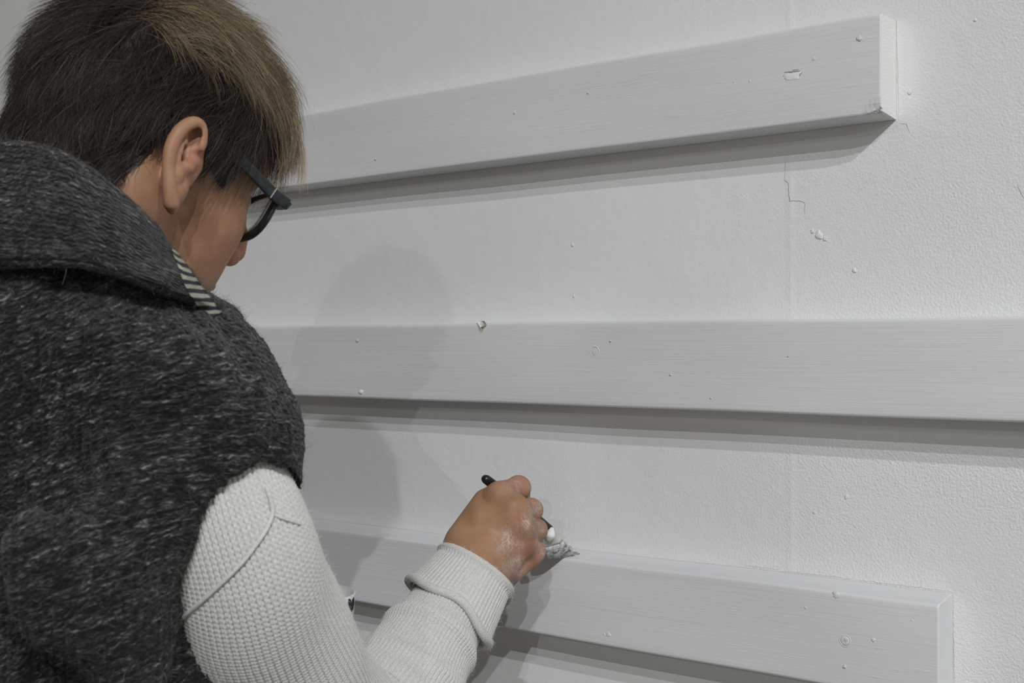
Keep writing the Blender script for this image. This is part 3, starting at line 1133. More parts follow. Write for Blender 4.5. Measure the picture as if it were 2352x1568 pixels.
# the trunk of the garment
vs_.cone(body(NB, 0.03, -0.070, -0.020), .092, body(NB, -0.07, -0.070, -0.020), .092, 0.05)
vs_.cone(body(NB, 0.045, -0.045, -0.12), .085, body(NB, 0.030, -0.04, -0.30), .088, 0.04)
vs_.cone(body(NB, 0, -0.005, -0.06), .085, body(NB, -0.02, 0.0, -0.20), .105, 0.05)
vs_.cone(body(NB, 0.040, -0.022, -0.16), .085, body(NB, 0.055, -0.02, -0.70), .100, 0.05)
vs_.cone(body(NB, -0.090, -0.020, -0.17), .095, body(NB, -0.070, -0.01, -0.70), .115, 0.05)
vs_.cone(body(NB, 0.075, 0.060, -0.20), .080, body(NB, 0.06, 0.05, -0.70), .10, 0.05)
vs_.cone(body(NB, -0.075, 0.060, -0.20), .080, body(NB, -0.06, 0.05, -0.70), .10, 0.05)
# folds
for pts, r in (([P(330, 1230, .730), P(290, 1330, .735), P(330, 1440, .745)], .012), ([P(190, 1300, .715), P(220, 1430, .72), P(300, 1560, .74)], .014), ([P(60, 1240, .70), P(90, 1400, .705)], .012), ([P(250, 760, .742), P(400, 850, .745), P(500, 960, .752)], .010)):
    vs_.chain(pts, [r] * len(pts), 0.035)
vs_.chain([P(-120, 775, .824), P(80, 775, .812), P(220, 812, .806)], [.078, .072, .058], 0.04)
# open below: the inside is hollow
vs_.cone(body(NB, 0.045, 0.01, -0.60), .085, body(NB, 0.045, 0.01, -0.80), .09, 0.01, 'sub')
vs_.cone(body(NB, -0.045, 0.01, -0.60), .085, body(NB, -0.045, 0.01, -0.80), .09, 0.01, 'sub')
vv, vf = vs_.nets()
vv = relax(vv, vf, 2, 0.4)
nn = vnormals(vv, vf)
rel = (vv - NB)
az = np.arctan2(rel @ PR, -(rel @ PF))
hgt = rel @ UP
und = 0.0022 * np.sin(38 * hgt + 5 * az) * np.sin(9 * az + 14 * hgt) + 0.0012 * np.sin(95 * hgt + 8 * np.sin(6 * az)) + rng.normal(0, 0.0004, len(vv))
vv = vv - nn * und[:, None]                          # frame is mirrored: either sign gives the same kind of ripple
vuv = np.c_[az * 0.17, hgt + 0.02 * np.sin(3 * az)]
# unwrapped seam lies at the front, out of sight
vest = link('gilet', mesh('gilet', vv, vf, uv=vuv), M_MARL, person, label='dark grey marled wool gilet')
print('vest', len(vv))

# ---- folded collar
TOP = np.array([(-.336, .128, .800), (-.298, .1225, .790), (-.2625, .1025, .787), (-.2330, .0715, .800), (-.2225, .0410, .838), (-.2200, .0260, .895), (-.236, .016, .945), (-.275, .012, .985), (-.330, .016, .995), (-.385, .034, .965), (-.412, .070, .905), (-.400, .110, .845), (-.372, .126, .812)])
BOT = np.array([(-.345, .0425, .742), (-.300, .0445, .734), (-.2580, .0440, .734), (-.2280, .0340, .748), (-.2080, .0235, .785), (-.2020, .0080, .860), (-.208, -.020, .935), (-.255, -.040, 1.005), (-.330, -.040, 1.025), (-.410, -.010, .995), (-.455, .020, .915), (-.440, .035, .825), (-.395, .040, .765)])


def closed(p, n):
    k = len(p)
    q = np.vstack([p[-3:], p, p[:4]])
    c = catmull(q, 40 * (len(q) - 1) + 1)
    s = np.linspace(0, 1, len(c))
    # keep the part that runs once round
    d0 = np.argmin(np.linalg.norm(c[:len(c) // 2] - p[0], axis=1))
    d1 = len(c) // 2 + np.argmin(np.linalg.norm(c[len(c) // 2:] - p[0], axis=1))
    seg = c[d0:d1 + 1]
    t = np.r_[0, np.cumsum(np.linalg.norm(np.diff(seg, axis=0), axis=1))]
    qq = np.linspace(0, t[-1], n, endpoint=False)
    return np.stack([np.interp(qq, t, seg[:, i]) for i in range(3)], 1)


def ring_of(p, n):
    """closed smooth loop sampled at even steps of the control index, so two loops stay in register"""
    k = len(p)
    t = np.linspace(0, k, n, endpoint=False)
    i = np.floor(t).astype(int)
    f = (t - i)[:, None]
    a, b, c, d = p[(i - 1) % k], p[i % k], p[(i + 1) % k], p[(i + 2) % k]
    return 0.5 * (2 * b + (c - a) * f + (2 * a - 5 * b + 4 * c - d) * f ** 2 + (3 * b - a - 3 * c + d) * f ** 3)


def collar():
    n = 320
    T, B = ring_of(TOP, n), ring_of(BOT, n)
    cen = (T.mean(0) + B.mean(0)) / 2
    out = (T + B) / 2 - cen
    out[:, 1] = 0
    out /= np.linalg.norm(out, axis=1)[:, None]
    prof = []                                        # (position from top to bottom, push outwards)
    th = 0.0075
    for w in np.linspace(0.97, 0.03, 9):
        prof.append((w, -th))
    for a in np.linspace(-np.pi / 2, np.pi / 2, 7):
        prof.append((0.0 - 0.05 * math.cos(a), th * math.sin(a)))
    for w in np.linspace(0.03, 0.94, 26):
        prof.append((w, th + 0.008 * math.sin(math.pi * w) + 0.004 * w))
    for a in np.linspace(0, np.pi, 9):
        prof.append((0.94 + 0.07 * math.sin(a), th * 1.5 * math.cos(a)))
    m_ = len(prof)
    v = np.empty((n, m_, 3))
    uv = np.empty((n, m_, 2))
    L = np.r_[0, np.cumsum(np.linalg.norm(np.diff(B, axis=0), axis=1))]
    for j, (w, o) in enumerate(prof):
        ph = np.linspace(0, 2 * np.pi, n, endpoint=False)
        rip = 0.0016 * np.sin(11 * ph + 5 * w) + 0.0012 * np.sin(23 * ph - 9 * w)
        v[:, j] = T + (B - T) * w + out * (o + rip)[:, None]
        uv[:, j, 0] = L
        uv[:, j, 1] = w * 0.09 + (0 if o >= 0 else 0.3)
    f = grid_faces(n, m_, True)
    f2 = [(i * m_ + m_ - 1, ((i + 1) % n) * m_ + m_ - 1, ((i + 1) % n) * m_, i * m_) for i in range(n)]
    return v.reshape(-1, 3), np.vstack([f, f2]), uv.reshape(-1, 2), T, B, out


cv, cf, cuv, cT, cB, cO = collar()
col_me = mesh('collar', cv, cf[:, ::-1], uv=cuv)
collar_o = link('collar', col_me, M_MARL, vest)


# striped edging seen along the throat edge of the collar
def mat_stripe():
    mt, nt, b = mat('striped_edging')
    uv = nt.nodes.new('ShaderNodeUVMap')
    uv.uv_map = 'UVMap'
    sep = nt.nodes.new('ShaderNodeSeparateXYZ')
    nt.links.new(uv.outputs[0], sep.inputs[0])
    w = math_(nt, 'ADD', math_(nt, 'MULTIPLY', sep.outputs[0], 1 / 0.0064), math_(nt, 'MULTIPLY', noise(nt, uv.outputs[0], 160, 2), 0.35))
    k = math_(nt, 'FRACT', w)
    c = ramp(nt, k, [(0.44, (0.022, 0.022, 0.026)), (0.52, (0.34, 0.33, 0.27)), (0.93, (0.34, 0.33, 0.27)), (1.0, (0.022, 0.022, 0.026))])
    nt.links.new(c, b.inputs['Base Color'])
    setv(b, Roughness=0.95)
    bump(nt, b, math_(nt, 'ADD', k, noise(nt, uv.outputs[0], 900, 2)), 0.6, 0.0008)
    return mt


def drape(pxs, verts, lift=0.0, rad=5):
    """points on the nearest surface of verts below the given pixels"""
    q = pix(verts)
    out = []
    for x, y in pxs:
        d = np.hypot(q[:, 0] - x, q[:, 1] - y)
        k = d < rad
        z = np.percentile(verts[k, 2], 8) if k.sum() > 3 else verts[d.argsort()[:6], 2].min()
        out.append(P(x, y, z - lift))
    return np.array(out)


def edging():
    """knitted band sewn along the throat edge of the collar"""
    inner = catmull(np.array([(398, 570, 0), (421, 602, 0), (444, 634, 0), (466, 662, 0), (487, 688, 0), (508, 716, 0)], float), 70)[:, :2]
    outer = catmull(np.array([(394, 574, 0), (408, 608, 0), (421, 646, 0), (436, 676, 0), (456, 704, 0), (482, 732, 0)], float), 70)[:, :2]
    both = np.vstack([cv, vv])
    m_ = 9
    v = np.empty((70, m_, 3))
    uv = np.empty((70, m_, 2))
    for j, w in enumerate(np.linspace(0, 1, m_)):
        line = inner + (outer - inner) * w
        pz = drape(line, both, 0.0, 7)
        z = np.convolve(np.pad(pz[:, 2], 6, 'edge'), np.ones(13) / 13, 'valid')
        z -= 0.0022 * math.sin(math.pi * min(1, w * 1.15 + 0.05)) + 0.0012
        for i in range(70):
            v[i, j] = P(line[i, 0], line[i, 1], z[i])
        L = np.r_[0, np.cumsum(np.linalg.norm(np.diff(v[:, 0], axis=0), axis=1))] if j == 0 else L
        uv[:, j, 0] = L * 0.85 + 0.0008 * j
        uv[:, j, 1] = j * 0.001
    n0 = 70 * m_
    back = v.reshape(-1, 3) + [0, 0, 0.004]
    f = grid_faces(70, m_)
    per = [i * m_ for i in range(70)] + [69 * m_ + j for j in range(1, m_)] + [i * m_ + m_ - 1 for i in range(68, -1, -1)] + [j for j in range(m_ - 2, 0, -1)]
    side = [(per[i], per[(i + 1) % len(per)], n0 + per[(i + 1) % len(per)], n0 + per[i]) for i in range(len(per))]
    link('collar_edging', mesh('collar_edging', np.vstack([v.reshape(-1, 3), back]), np.vstack([f, f[:, ::-1] + n0, side]), uv=np.vstack([uv.reshape(-1, 2)] * 2)), mat_stripe(), vest, label='black and cream striped knitted edging')


edging()


# ---- cream sweater sleeves
def mat_cream():
    mt, nt, b = mat('cream_wool')
    v = coords(nt)
    c = ramp(nt, noise(nt, v, 700, 3, 0.7), [(0.35, (0.52, 0.515, 0.49)), (0.62, (0.68, 0.675, 0.645))])
    nt.links.new(c, b.inputs['Base Color'])
    setv(b, Roughness=0.95, Specular_IOR_Level=0.15)
    b.inputs['Sheen Weight'].default_value = 0.15
    bump(nt, b, noise(nt, v, 1500, 3, 0.7), 0.5, 0.0006)
    return mt


M_CREAM = mat_cream()


def sleeve(path, radii, ribs, per, pitch, sub, amp, folds=True, u0=0.0):
    L = np.linalg.norm(np.diff(catmull(path, 200), axis=0), axis=1).sum()
    rows = int(L / pitch)
    nv = rows * sub
    c = catmull(np.array(path), nv)
    r = np.interp(np.linspace(0, 1, nv), np.linspace(0, 1, len(radii)), radii)
    r = np.convolve(np.pad(r, 40, 'edge'), np.ones(81) / 81, 'valid') if nv > 200 else r
    t, A, B = frames(c)
    nu = ribs * per
    th = np.linspace(0, 2 * np.pi, nu, endpoint=False)
    U = (np.arange(nu) / per)[:, None]
    Vv = (np.arange(nv) / sub)[None, :]
    s = np.linspace(0, 1, nv)[None, :]
    thg = th[:, None]
    fr = U - np.floor(U)
    wale = np.abs(np.sin(np.pi * fr)) ** 0.5 * (0.80 + 0.20 * np.abs(np.cos(np.pi * fr)))
    vee = 0.5 + 0.5 * np.cos(2 * np.pi * (Vv + 0.55 * np.abs(fr - 0.5)))
    knit = amp * (wale * (0.62 + 0.38 * vee) - 0.5)
    gap = np.minimum(fr, 1 - fr)
    hole = np.clip(1 - gap * 4.0, 0, 1) * (0.5 + 0.5 * np.cos(2 * np.pi * (Vv + 0.25))) ** 2
    weak = np.clip(1 - np.abs(fr - 0.5) * 6.0, 0, 1) * (0.5 + 0.5 * np.cos(2 * np.pi * (Vv + 0.75))) ** 2
    knit = knit - amp * (1.3 * hole + 0.5 * weak)
    fold = 0
    if folds:
        fold = (0.0035 * np.exp(-((s - 0.74 - 0.02 * np.sin(thg)) / 0.018) ** 2) + 0.003 * np.exp(-((s - 0.80 + 0.015 * np.sin(thg + 1)) / 0.014) ** 2)
                + 0.0040 * np.exp(-((s - 0.862 - 0.012 * np.sin(thg * 1.0 + 2)) / 0.012) ** 2)
                + 0.0020 * np.sin(26 * s + 2.2 * np.sin(thg + .5)) * np.exp(-((s - 0.60) / 0.16) ** 2)
                + 0.0012 * np.sin(2 * thg + 30 * s))
    rr = r[None, :] + knit + fold
    v = c[None] + rr[..., None] * (np.cos(thg)[..., None] * A[None] + np.sin(thg)[..., None] * B[None])
    return v, grid_faces(nu, nv, True)


SL_R = [.036, .045, .0540, .0562, .058, .059, .057, .054, .049, .040, .034]
sv, sf = sleeve(ARM_C, SL_R, 74, 8, 0.0030, 4, 0.0013)
slv = sv.reshape(-1, 3)
sleeve_o = link('sleeve', mesh('sleeve', slv, sf), M_CREAM, person, label='cream knitted jumper sleeve of the painting arm')
print('sleeve', len(slv))
lv, lf = sleeve([body(SHL, 0.02), SHL, LELB * 0.5 + SHL * 0.5, LELB, LELB * .5 + LHAND * .5, LHAND], [.05, .055, .056, .056, .05, .040], 60, 3, 0.006, 2, 0.001, False)
link('sleeve', mesh('sleeve', lv.reshape(-1, 3), lf), M_CREAM, person)


# raised seams of the jumper's armhole
s1 = drape([(612, 1120), (622, 1150), (626, 1180), (612, 1215), (590, 1248), (556, 1292), (510, 1338), (462, 1382), (420, 1418)], slv, 0.0012)
link('seam', tube_mesh('seam', s1, [.0014] * len(s1), 8, 120), M_CREAM, sleeve_o)
s2 = drape([(630, 1182), (655, 1192), (690, 1203)], slv, 0.0006)
link('seam', tube_mesh('seam', s2, [.0010] * 3, 8, 40), M_CREAM, sleeve_o)


# turned-back cuff with rolled edges
def cuff():
    end = P(1092, 1308, 1.150)
    ax = P(1040, 1388, 1.1335) - end
    ax /= np.linalg.norm(ax)
    a = np.cross(ax, [0, 1, 0])
    a /= np.linalg.norm(a)
    b = np.cross(ax, a)
    prof = [(0.006, .0325), (0.001, .0335)]
    for t in np.linspace(-2.6, 2.1, 12):              # roll at the wrist
        prof.append((0.0012 - 0.0038 * math.cos(t), .0376 + 0.0036 * math.sin(t)))
    for t in np.linspace(0.0062, 0.044, 22):
        prof.append((t, .0375 + 0.0085 * (t / 0.044) ** 1.1))
    for t in np.linspace(-0.6, 3.6, 12):              # roll at the arm end
        prof.append((0.0475 + 0.0040 * math.sin(t - 0.6) * 1.0, .0468 + 0.0040 * math.cos(t - 0.6)))
    prof.append((0.044, .0410))
    prof.append((0.030, .0390))
    ribs, per = 66, 6
    nu = ribs * per
    th = np.linspace(0, 2 * np.pi, nu, endpoint=False)
    v = np.empty((nu, len(prof), 3))
    for j, (d, r) in enumerate(prof):
        k = 0.0010 * np.abs(np.sin(th * ribs / 2)) ** 0.8 if 0.004 < d < 0.0445 else 0.00045 * np.sin(th * 110 + d * 1400)
        wob = 0.0022 * np.sin(2 * th + 1.0) + 0.0010 * np.sin(3 * th)
        dd = d + (0.0050 * np.sin(th + 0.5) + 0.0026 * np.sin(3 * th) + 0.0014 * np.sin(5 * th + 1)) * min(1, max(d, 0) / 0.04)
        v[:, j] = end + ax * dd[:, None] + ((r + k + wob * 0.6)[:, None]) * (np.cos(th)[:, None] * a + np.sin(th)[:, None] * b)
    link('cuff', mesh('cuff', v.reshape(-1, 3), grid_faces(nu, len(prof), True)), M_CREAM, sleeve_o)
    return v


cuff_v = cuff()

# ---- trousers and shoes, below the picture
M_TROU = plain('dark_trouser_cloth', (0.035, 0.037, 0.045), 0.9, bscale=600)
M_SHOE = plain('shoe_leather', (0.03, 0.027, 0.025), 0.5, bscale=200)
rv, rf = trunk(0.012, True).nets()
link('trousers', mesh('trousers', rv, rf), M_TROU, person)
for i, sg in enumerate((-1, 1)):
    s = SDF(ANK[i] + [-0.2, -0.13, -0.2], ANK[i] + [0.25, 0.06, 0.25], 0.005)
    s.chain([body(ANK[i], 0, -0.025, -0.040), body(ANK[i], sg * 0.01, 0.06, -0.048), body(ANK[i], sg * 0.02, 0.145, -0.052)], [.046, .046, .038], 0.02)
    a_, b_ = s.nets()
    fl_ = np.array(W(a_))
    fl_[:, 2] = np.maximum(fl_[:, 2], 0.001)
    link('shoe', mesh('shoe', fl_, b_, world=True), M_SHOE, person)


# ---- hair
def mat_hair(name, stops, rough=0.45, toned=False):
    mt, nt, b = mat(name)
    h = nt.nodes.new('ShaderNodeHairInfo')
    tone = attr(nt, 'tone').outputs['Fac']
    fac = math_(nt, 'ADD', math_(nt, 'MULTIPLY', h.outputs['Random'], 0.5), math_(nt, 'MULTIPLY', tone, 0.5)) if toned else h.outputs['Random']
    c = ramp(nt, fac, stops)
    nt.links.new(c, b.inputs['Base Color'])
    setv(b, Roughness=rough, Specular_IOR_Level=0.35)
    return mt


def strands(name, pts, radius, material, parent, tip=0.25, tone=None, **props):
    """pts (n, k, 3) in the view frame -> one curves object"""
    n, k, _ = pts.shape
    cu = bpy.data.hair_curves.new(name)
    cu.add_curves([k] * n)
    cu.points.foreach_set('position', W(pts.reshape(-1, 3)).astype(np.float32).ravel())
    r = np.broadcast_to(np.asarray(radius, float).reshape(-1, 1), (n, 1)) * np.linspace(1, tip, k)[None]
    cu.points.foreach_set('radius', r.astype(np.float32).ravel())
    if tone is not None:
        a = cu.attributes.new('tone', 'FLOAT', 'CURVE')
        a.data.foreach_set('value', np.asarray(tone, np.float32))
    return link(name, cu, material, parent, **props)


def smooth01(x, a, b):
    t = np.clip((x - a) / (b - a), 0, 1)
    return t * t * (3 - 2 * t)


SKc, SKr = np.array(SK_C), np.array(SK_R)


def low_noise(p, f, seed):
    r = np.random.default_rng(seed)
    o = np.zeros((len(p), 3))
    for _ in range(5):
        k = r.normal(0, f, 3)
        o += np.sin(p @ k + r.uniform(0, 6))[:, None] * r.normal(0, 1, 3)
    return o / 2.2


def grow(root, flow, length, lift, nseg, clump, stray, seed, rootn=None, gravity=0.0, curl=0.0):
    """root, flow in the head frame; the strand creeps over the skull, rising by lift"""
    r = np.random.default_rng(seed)
    n = len(root)
    p = root.copy()
    out = [p.copy()]
    cl = low_noise(root, 130, seed + 1) * clump + low_noise(root, 420, seed + 2) * clump * 0.6
    rnd = r.normal(0, 1, (n, 3)) * stray
    ds = (length / nseg)[:, None]
    ph = low_noise(root, 110, seed + 5)[:, 0] * 5 + r.normal(0, 0.5, n)
    ce = low_noise(root, 70, seed + 6)
    ce /= np.linalg.norm(ce, axis=1)[:, None] + 1e-9
    low = (1 - smooth01(root[:, 2], -0.005, 0.035))[:, None]
    d = None
    for k in range(nseg):
        q = (p - SKc) / SKr ** 2
        nrm = q / np.linalg.norm(q, axis=1)[:, None]
        if rootn is not None:
            nrm = nrm * (1 - low) + rootn * low
            nrm /= np.linalg.norm(nrm, axis=1)[:, None]
        w = flow(p, root) + cl + rnd + ce * (curl * np.sin(1.25 * k + ph))[:, None] + r.normal(0, stray * 0.5, (n, 3))
        w[:, 2] -= gravity * (k / nseg) ** 1.5
        w -= nrm * (w * nrm).sum(1)[:, None] * 0.85
        w /= np.linalg.norm(w, axis=1)[:, None] + 1e-9
        a = (lift * (1.0 - 0.75 * k / nseg))[:, None]
        w = w + nrm * a
        w /= np.linalg.norm(w, axis=1)[:, None]
        d = w if d is None else d * 0.55 + w * 0.45
        p = p + d * ds
        g = np.linalg.norm((p - SKc) / SKr, axis=1)
        push = np.clip(1.015 - g, 0, None) * 0.085
        p = p + nrm * push[:, None]
        out.append(p.copy())
    o = np.stack(out, 1)
    return HO + o.reshape(-1, 3) @ HM, o


sc_i = np.nonzero(scalp)[0]
hroot = hp[sc_i]
hrn = hd.grad_at(hv[sc_i]) @ HM.T
M_HDARK = mat_hair('hair_dark', [(0.0, (0.012, 0.0085, 0.007)), (0.6, (0.028, 0.019, 0.014)), (0.93, (0.050, 0.036, 0.027)), (1.0, (0.20, 0.18, 0.155))])
M_HTOP = mat_hair('hair_highlights', [(0.0, (0.045, 0.030, 0.018)), (0.35, (0.10, 0.074, 0.044)), (0.70, (0.27, 0.205, 0.118)), (1.0, (0.52, 0.43, 0.28))], toned=True)


def flow_side(p, root):
    f = np.empty_like(p)
    back = smooth01(-p[:, 0], -0.03, 0.09)
    f[:, 0] = -0.55 + 0.25 * back
    f[:, 1] = 0.0
    f[:, 2] = -0.75 - 0.5 * back
    fr = smooth01(root[:, 0], 0.02, 0.06)             # before the ear the hair hangs
    f[:, 0] += 0.55 * fr
    return f


def flow_top(p, root):
    f = np.empty_like(p)
    f[:, 0] = 1.0
    f[:, 1] = -0.55 * smooth01(-root[:, 1], -0.05, 0.05) + 0.25 * smooth01(root[:, 1], 0.02, 0.06)
    dn_ = smooth01(p[:, 0], 0.062, 0.100)
    f[:, 2] = -0.10 - 1.9 * dn_
    f[:, 0] *= 1 - 0.8 * dn_
    return f


topw = smooth01(hroot[:, 2], 0.078, 0.100) * smooth01(hroot[:, 0], -0.075, -0.02)
topw = np.maximum(topw, smooth01(hroot[:, 2], 0.060, 0.078) * smooth01(hroot[:, 0], 0.045, 0.062))
ntop, nside = 9000, 26000
pr = rng.random(len(hroot))
side_pool = np.nonzero(pr > topw)[0]
top_pool = np.nonzero(pr < topw)[0]
si = rng.choice(side_pool, nside)
ti = rng.choice(top_pool, ntop)
jit = lambda k: rng.normal(0, 0.0006, (k, 3))
sr = hroot[si] + jit(nside)
hz_ = sr[:, 2]
slen = (0.018 + 0.022 * smooth01(hz_, -0.04, 0.06)) * rng.uniform(0.7, 1.25, nside)
sbz = smooth01(sr[:, 0], 0.015, 0.03) * (1 - smooth01(hz_, 0.02, 0.045))
slen = slen * (1 - 0.68 * sbz)
slift = 0.10 + 0.10 * (1 - smooth01(hz_, -0.03, 0.03)) * (1 - sbz) + 0.45 * smooth01(hz_, 0.092, 0.115) + 0.26 * smooth01(hz_, 0.0, 0.10) + rng.normal(0, 0.06, nside)
spts, _ = grow(sr, flow_side, slen, slift, 7, 0.36, 0.20, 11, rootn=hrn[si], curl=0.55)
hair_side = strands('hair', spts.reshape(nside, 8, 3), rng.uniform(.00010, .00016, nside), M_HDARK, person, kind='stuff', label='short dark brown hair at the sides and back')
tr = hroot[ti] + jit(ntop)
tlen = (0.048 + 0.006 * smooth01(tr[:, 0], 0.0, 0.06)) * rng.uniform(0.7, 1.15, ntop)
tlift = 0.30 + 0.22 * smooth01(-tr[:, 0], -0.05, 0.05) + rng.normal(0, 0.10, ntop)
tpts, _ = grow(tr, flow_top, tlen, tlift, 10, 0.42, 0.17, 23, gravity=1.7, curl=0.40)
strands('hair_highlights', tpts.reshape(ntop, 11, 3), rng.uniform(.00010, .00017, ntop), M_HTOP, person, tone=np.clip(0.5 + 0.42 * low_noise(tr, 190, 77)[:, 0] + 0.25 * low_noise(tr, 480, 78)[:, 0], 0, 1), kind='stuff', label='longer blond streaked hair swept forward over the forehead')
# loose wisps of the fringe hanging past the glasses
nc, per_c = 22, 34
wis = []
rw = np.random.default_rng(41)
for c in range(nc):
    x0, y0 = rw.uniform(612, 684), rw.uniform(262, 312)
    z0 = rw.uniform(0.915, 0.965)
    dx, ln = rw.uniform(-28, 14), rw.uniform(70, 150)
    bow = rw.uniform(4, 26)
    for k in range(per_c):
        sp = rw.normal(0, 1, 3)
        l_ = ln * rw.uniform(0.65, 1.08)
        fr = rw.normal(0, 1, 2)
        t = np.linspace(0, 1, 10)
        xs_ = x0 + 3.5 * sp[0] + dx * t ** 1.6 + bow * np.sin(np.pi * 0.8 * t) + (2.0 + 6.0 * t ** 2) * fr[0] * 0.7
        ys_ = y0 + 3.0 * sp[1] + l_ * (0.25 * t + 0.75 * t ** 1.2)
        zs_ = z0 + 0.002 * sp[2] + 0.006 * fr[1] * t ** 2 + 0.008 * np.sin(t * 2.2)
        wis.append([P(a, b_, c_) for a, b_, c_ in zip(xs_, ys_, zs_)])
wis = np.array(wis)
strands('fringe_wisps', wis, rw.uniform(.00010, .00017, len(wis)), mat_hair('hair_wisps', [(0.0, (0.20, 0.155, 0.10)), (0.5, (0.42, 0.34, 0.23)), (1.0, (0.62, 0.54, 0.40))]), person, kind='stuff', label='thin blond wisps hanging from the fringe')


# ---- wool fuzz standing off the knitwear
def fuzz(name, verts, normals, n, length, radius, material, parent, seed, curl=0.6):
    r = np.random.default_rng(seed)
    i = r.choice(len(verts), n)
    p = verts[i]
    d = normals[i] * 0.7 + r.normal(0, 0.7, (n, 3))
    d /= np.linalg.norm(d, axis=1)[:, None]
    e = r.normal(0, 1, (n, 3))
    L = length * r.uniform(0.4, 1.2, n)
    t = np.linspace(0, 1, 6)
    q = p[:, None] + d[:, None] * (L[:, None] * t)[..., None] + e[:, None] * (curl * L[:, None] * t ** 2)[..., None]
    q -= normals[i][:, None] * (0.35 * L[:, None] * t ** 2)[..., None]
    strands(name, q, r.uniform(0.6, 1.2, n) * radius, material, parent, 0.5, kind='stuff')


outward = lambda v, f: -vnormals(v, f)
M_FZD = mat_hair('wool_fuzz_dark', [(0.0, (0.012, 0.011, 0.013)), (0.55, (0.05, 0.047, 0.048)), (1.0, (0.26, 0.25, 0.23))], 0.9)
M_FZL = mat_hair('wool_fuzz_cream', [(0.0, (0.72, 0.71, 0.67)), (1.0, (0.86, 0.85, 0.81))], 0.9)
vn = outward(vv, vf)
if ((vv - vv.mean(0)) * vn).sum() < 0:
    vn = -vn
# only the part of the gilet near the picture
sel = np.nonzero((vv[:, 1] > -0.34) & (vv[:, 2] < 0.95))[0]
fuzz('wool_fuzz', vv[sel], vn[sel], 26000, 0.0042, 0.00007, M_FZD, vest, 3)
cn = -vnormals(cv, cf)
if ((cv - cv.mean(0)) * cn).sum() < 0:
    cn = -cn
fuzz('wool_fuzz', cv, cn, 9000, 0.0042, 0.00007, M_FZD, collar_o, 4)
sn = vnormals(slv, sf)
cc = catmull(np.array(ARM_C), sv.shape[1])
if (sn.reshape(sv.shape) * (sv - cc[None])).sum() < 0:
    sn = -sn
fuzz('wool_fuzz', slv, sn, 22000, 0.0032, 0.00004, M_FZL, sleeve_o, 5)


cfv = cuff_v.reshape(-1, 3)
cfn = cfv - catmull(np.array([P(1092, 1308, 1.150), P(1040, 1388, 1.1335)]), 3)[1]
cfn /= np.linalg.norm(cfn, axis=1)[:, None]
fuzz('wool_fuzz', cfv, cfn, 5000, 0.0030, 0.00004, M_FZL, bpy.data.objects['cuff'], 6)


# ================================================================== glasses
def mat_acetate():
    mt, nt, b = mat('black_acetate')
    v = coords(nt, scale=(1, 1, 1))
    c = ramp(nt, noise(nt, v, 260, 3, 0.6), [(0.40, (0.006, 0.009, 0.011)), (0.62, (0.013, 0.022, 0.026)), (0.78, (0.035, 0.05, 0.055))])
    nt.links.new(c, b.inputs['Base Color'])
    setv(b, Roughness=0.42)
    bump(nt, b, noise(nt, v, 380, 2), 0.15, 0.0004)
    return mt


M_ACE = mat_acetate()
M_METAL = plain('pale_gold_metal', (0.62, 0.56, 0.44), 0.35, 1.0, bscale=300)
mt, nt, b = mat('spectacle_lens')
for l_ in list(nt.links):
    nt.links.remove(l_)
tr_ = nt.nodes.new('ShaderNodeBsdfTransparent')
tr_.inputs[0].default_value = (0.95, 0.96, 0.95, 1)
gl_ = nt.nodes.new('ShaderNodeBsdfGlossy')
gl_.inputs['Roughness'].default_value = 0.03
lw = nt.nodes.new('ShaderNodeFresnel')
lw.inputs[0].default_value = 1.35
mx = nt.nodes.new('ShaderNodeMixShader')
nt.links.new(lw.outputs[0], mx.inputs[0])
nt.links.new(tr_.outputs[0], mx.inputs[1])
nt.links.new(gl_.outputs[0], mx.inputs[2])
nt.links.new(mx.outputs[0], nt.nodes['Material Output'].inputs[0])
M_LENS = mt

GX, GZ = 0.096, 0.006                                  # the front's place before the eyes
GHALF = 0.071
glasses = bpy.data.objects.new('eyeglasses', None)
COL.objects.link(glasses)
glasses.location = Vector(W(H(GX, 0, GZ)))
glasses['label'] = 'black plastic framed glasses worn on the nose and ear'
glasses['category'] = 'glasses'


def gpart(name, me, material, parent=None, **props):
    par = parent or glasses
    o = link(name, me, material, par, **props)
    o.matrix_parent_inverse = Matrix.Translation(-glasses.location) if parent is None else Matrix.Identity(4)
    return o


def lens_loop(sg, n=72, shrink=0.0):
    th = np.linspace(0, 2 * np.pi, n, endpoint=False)
    a, b_ = 0.0265 - shrink, 0.0158 - shrink
    c, s = np.cos(th), np.sin(th)
    ex = 2.0 / 2.7
    y = np.sign(c) * np.abs(c) ** ex * a
    z = np.sign(s) * np.abs(s) ** ex * b_
    z = z + 0.24 * y - 0.0030
    y = y * (1 + 0.10 * z / b_)                         # wider above than below
    x = GX - 7.0 * (sg * 0.035 + sg * y) ** 2 * 0.35 - 0.20 * (0.012 - z) * 0.5
    return np.stack([x, sg * (0.0345 + y), GZ + z], 1), c, s


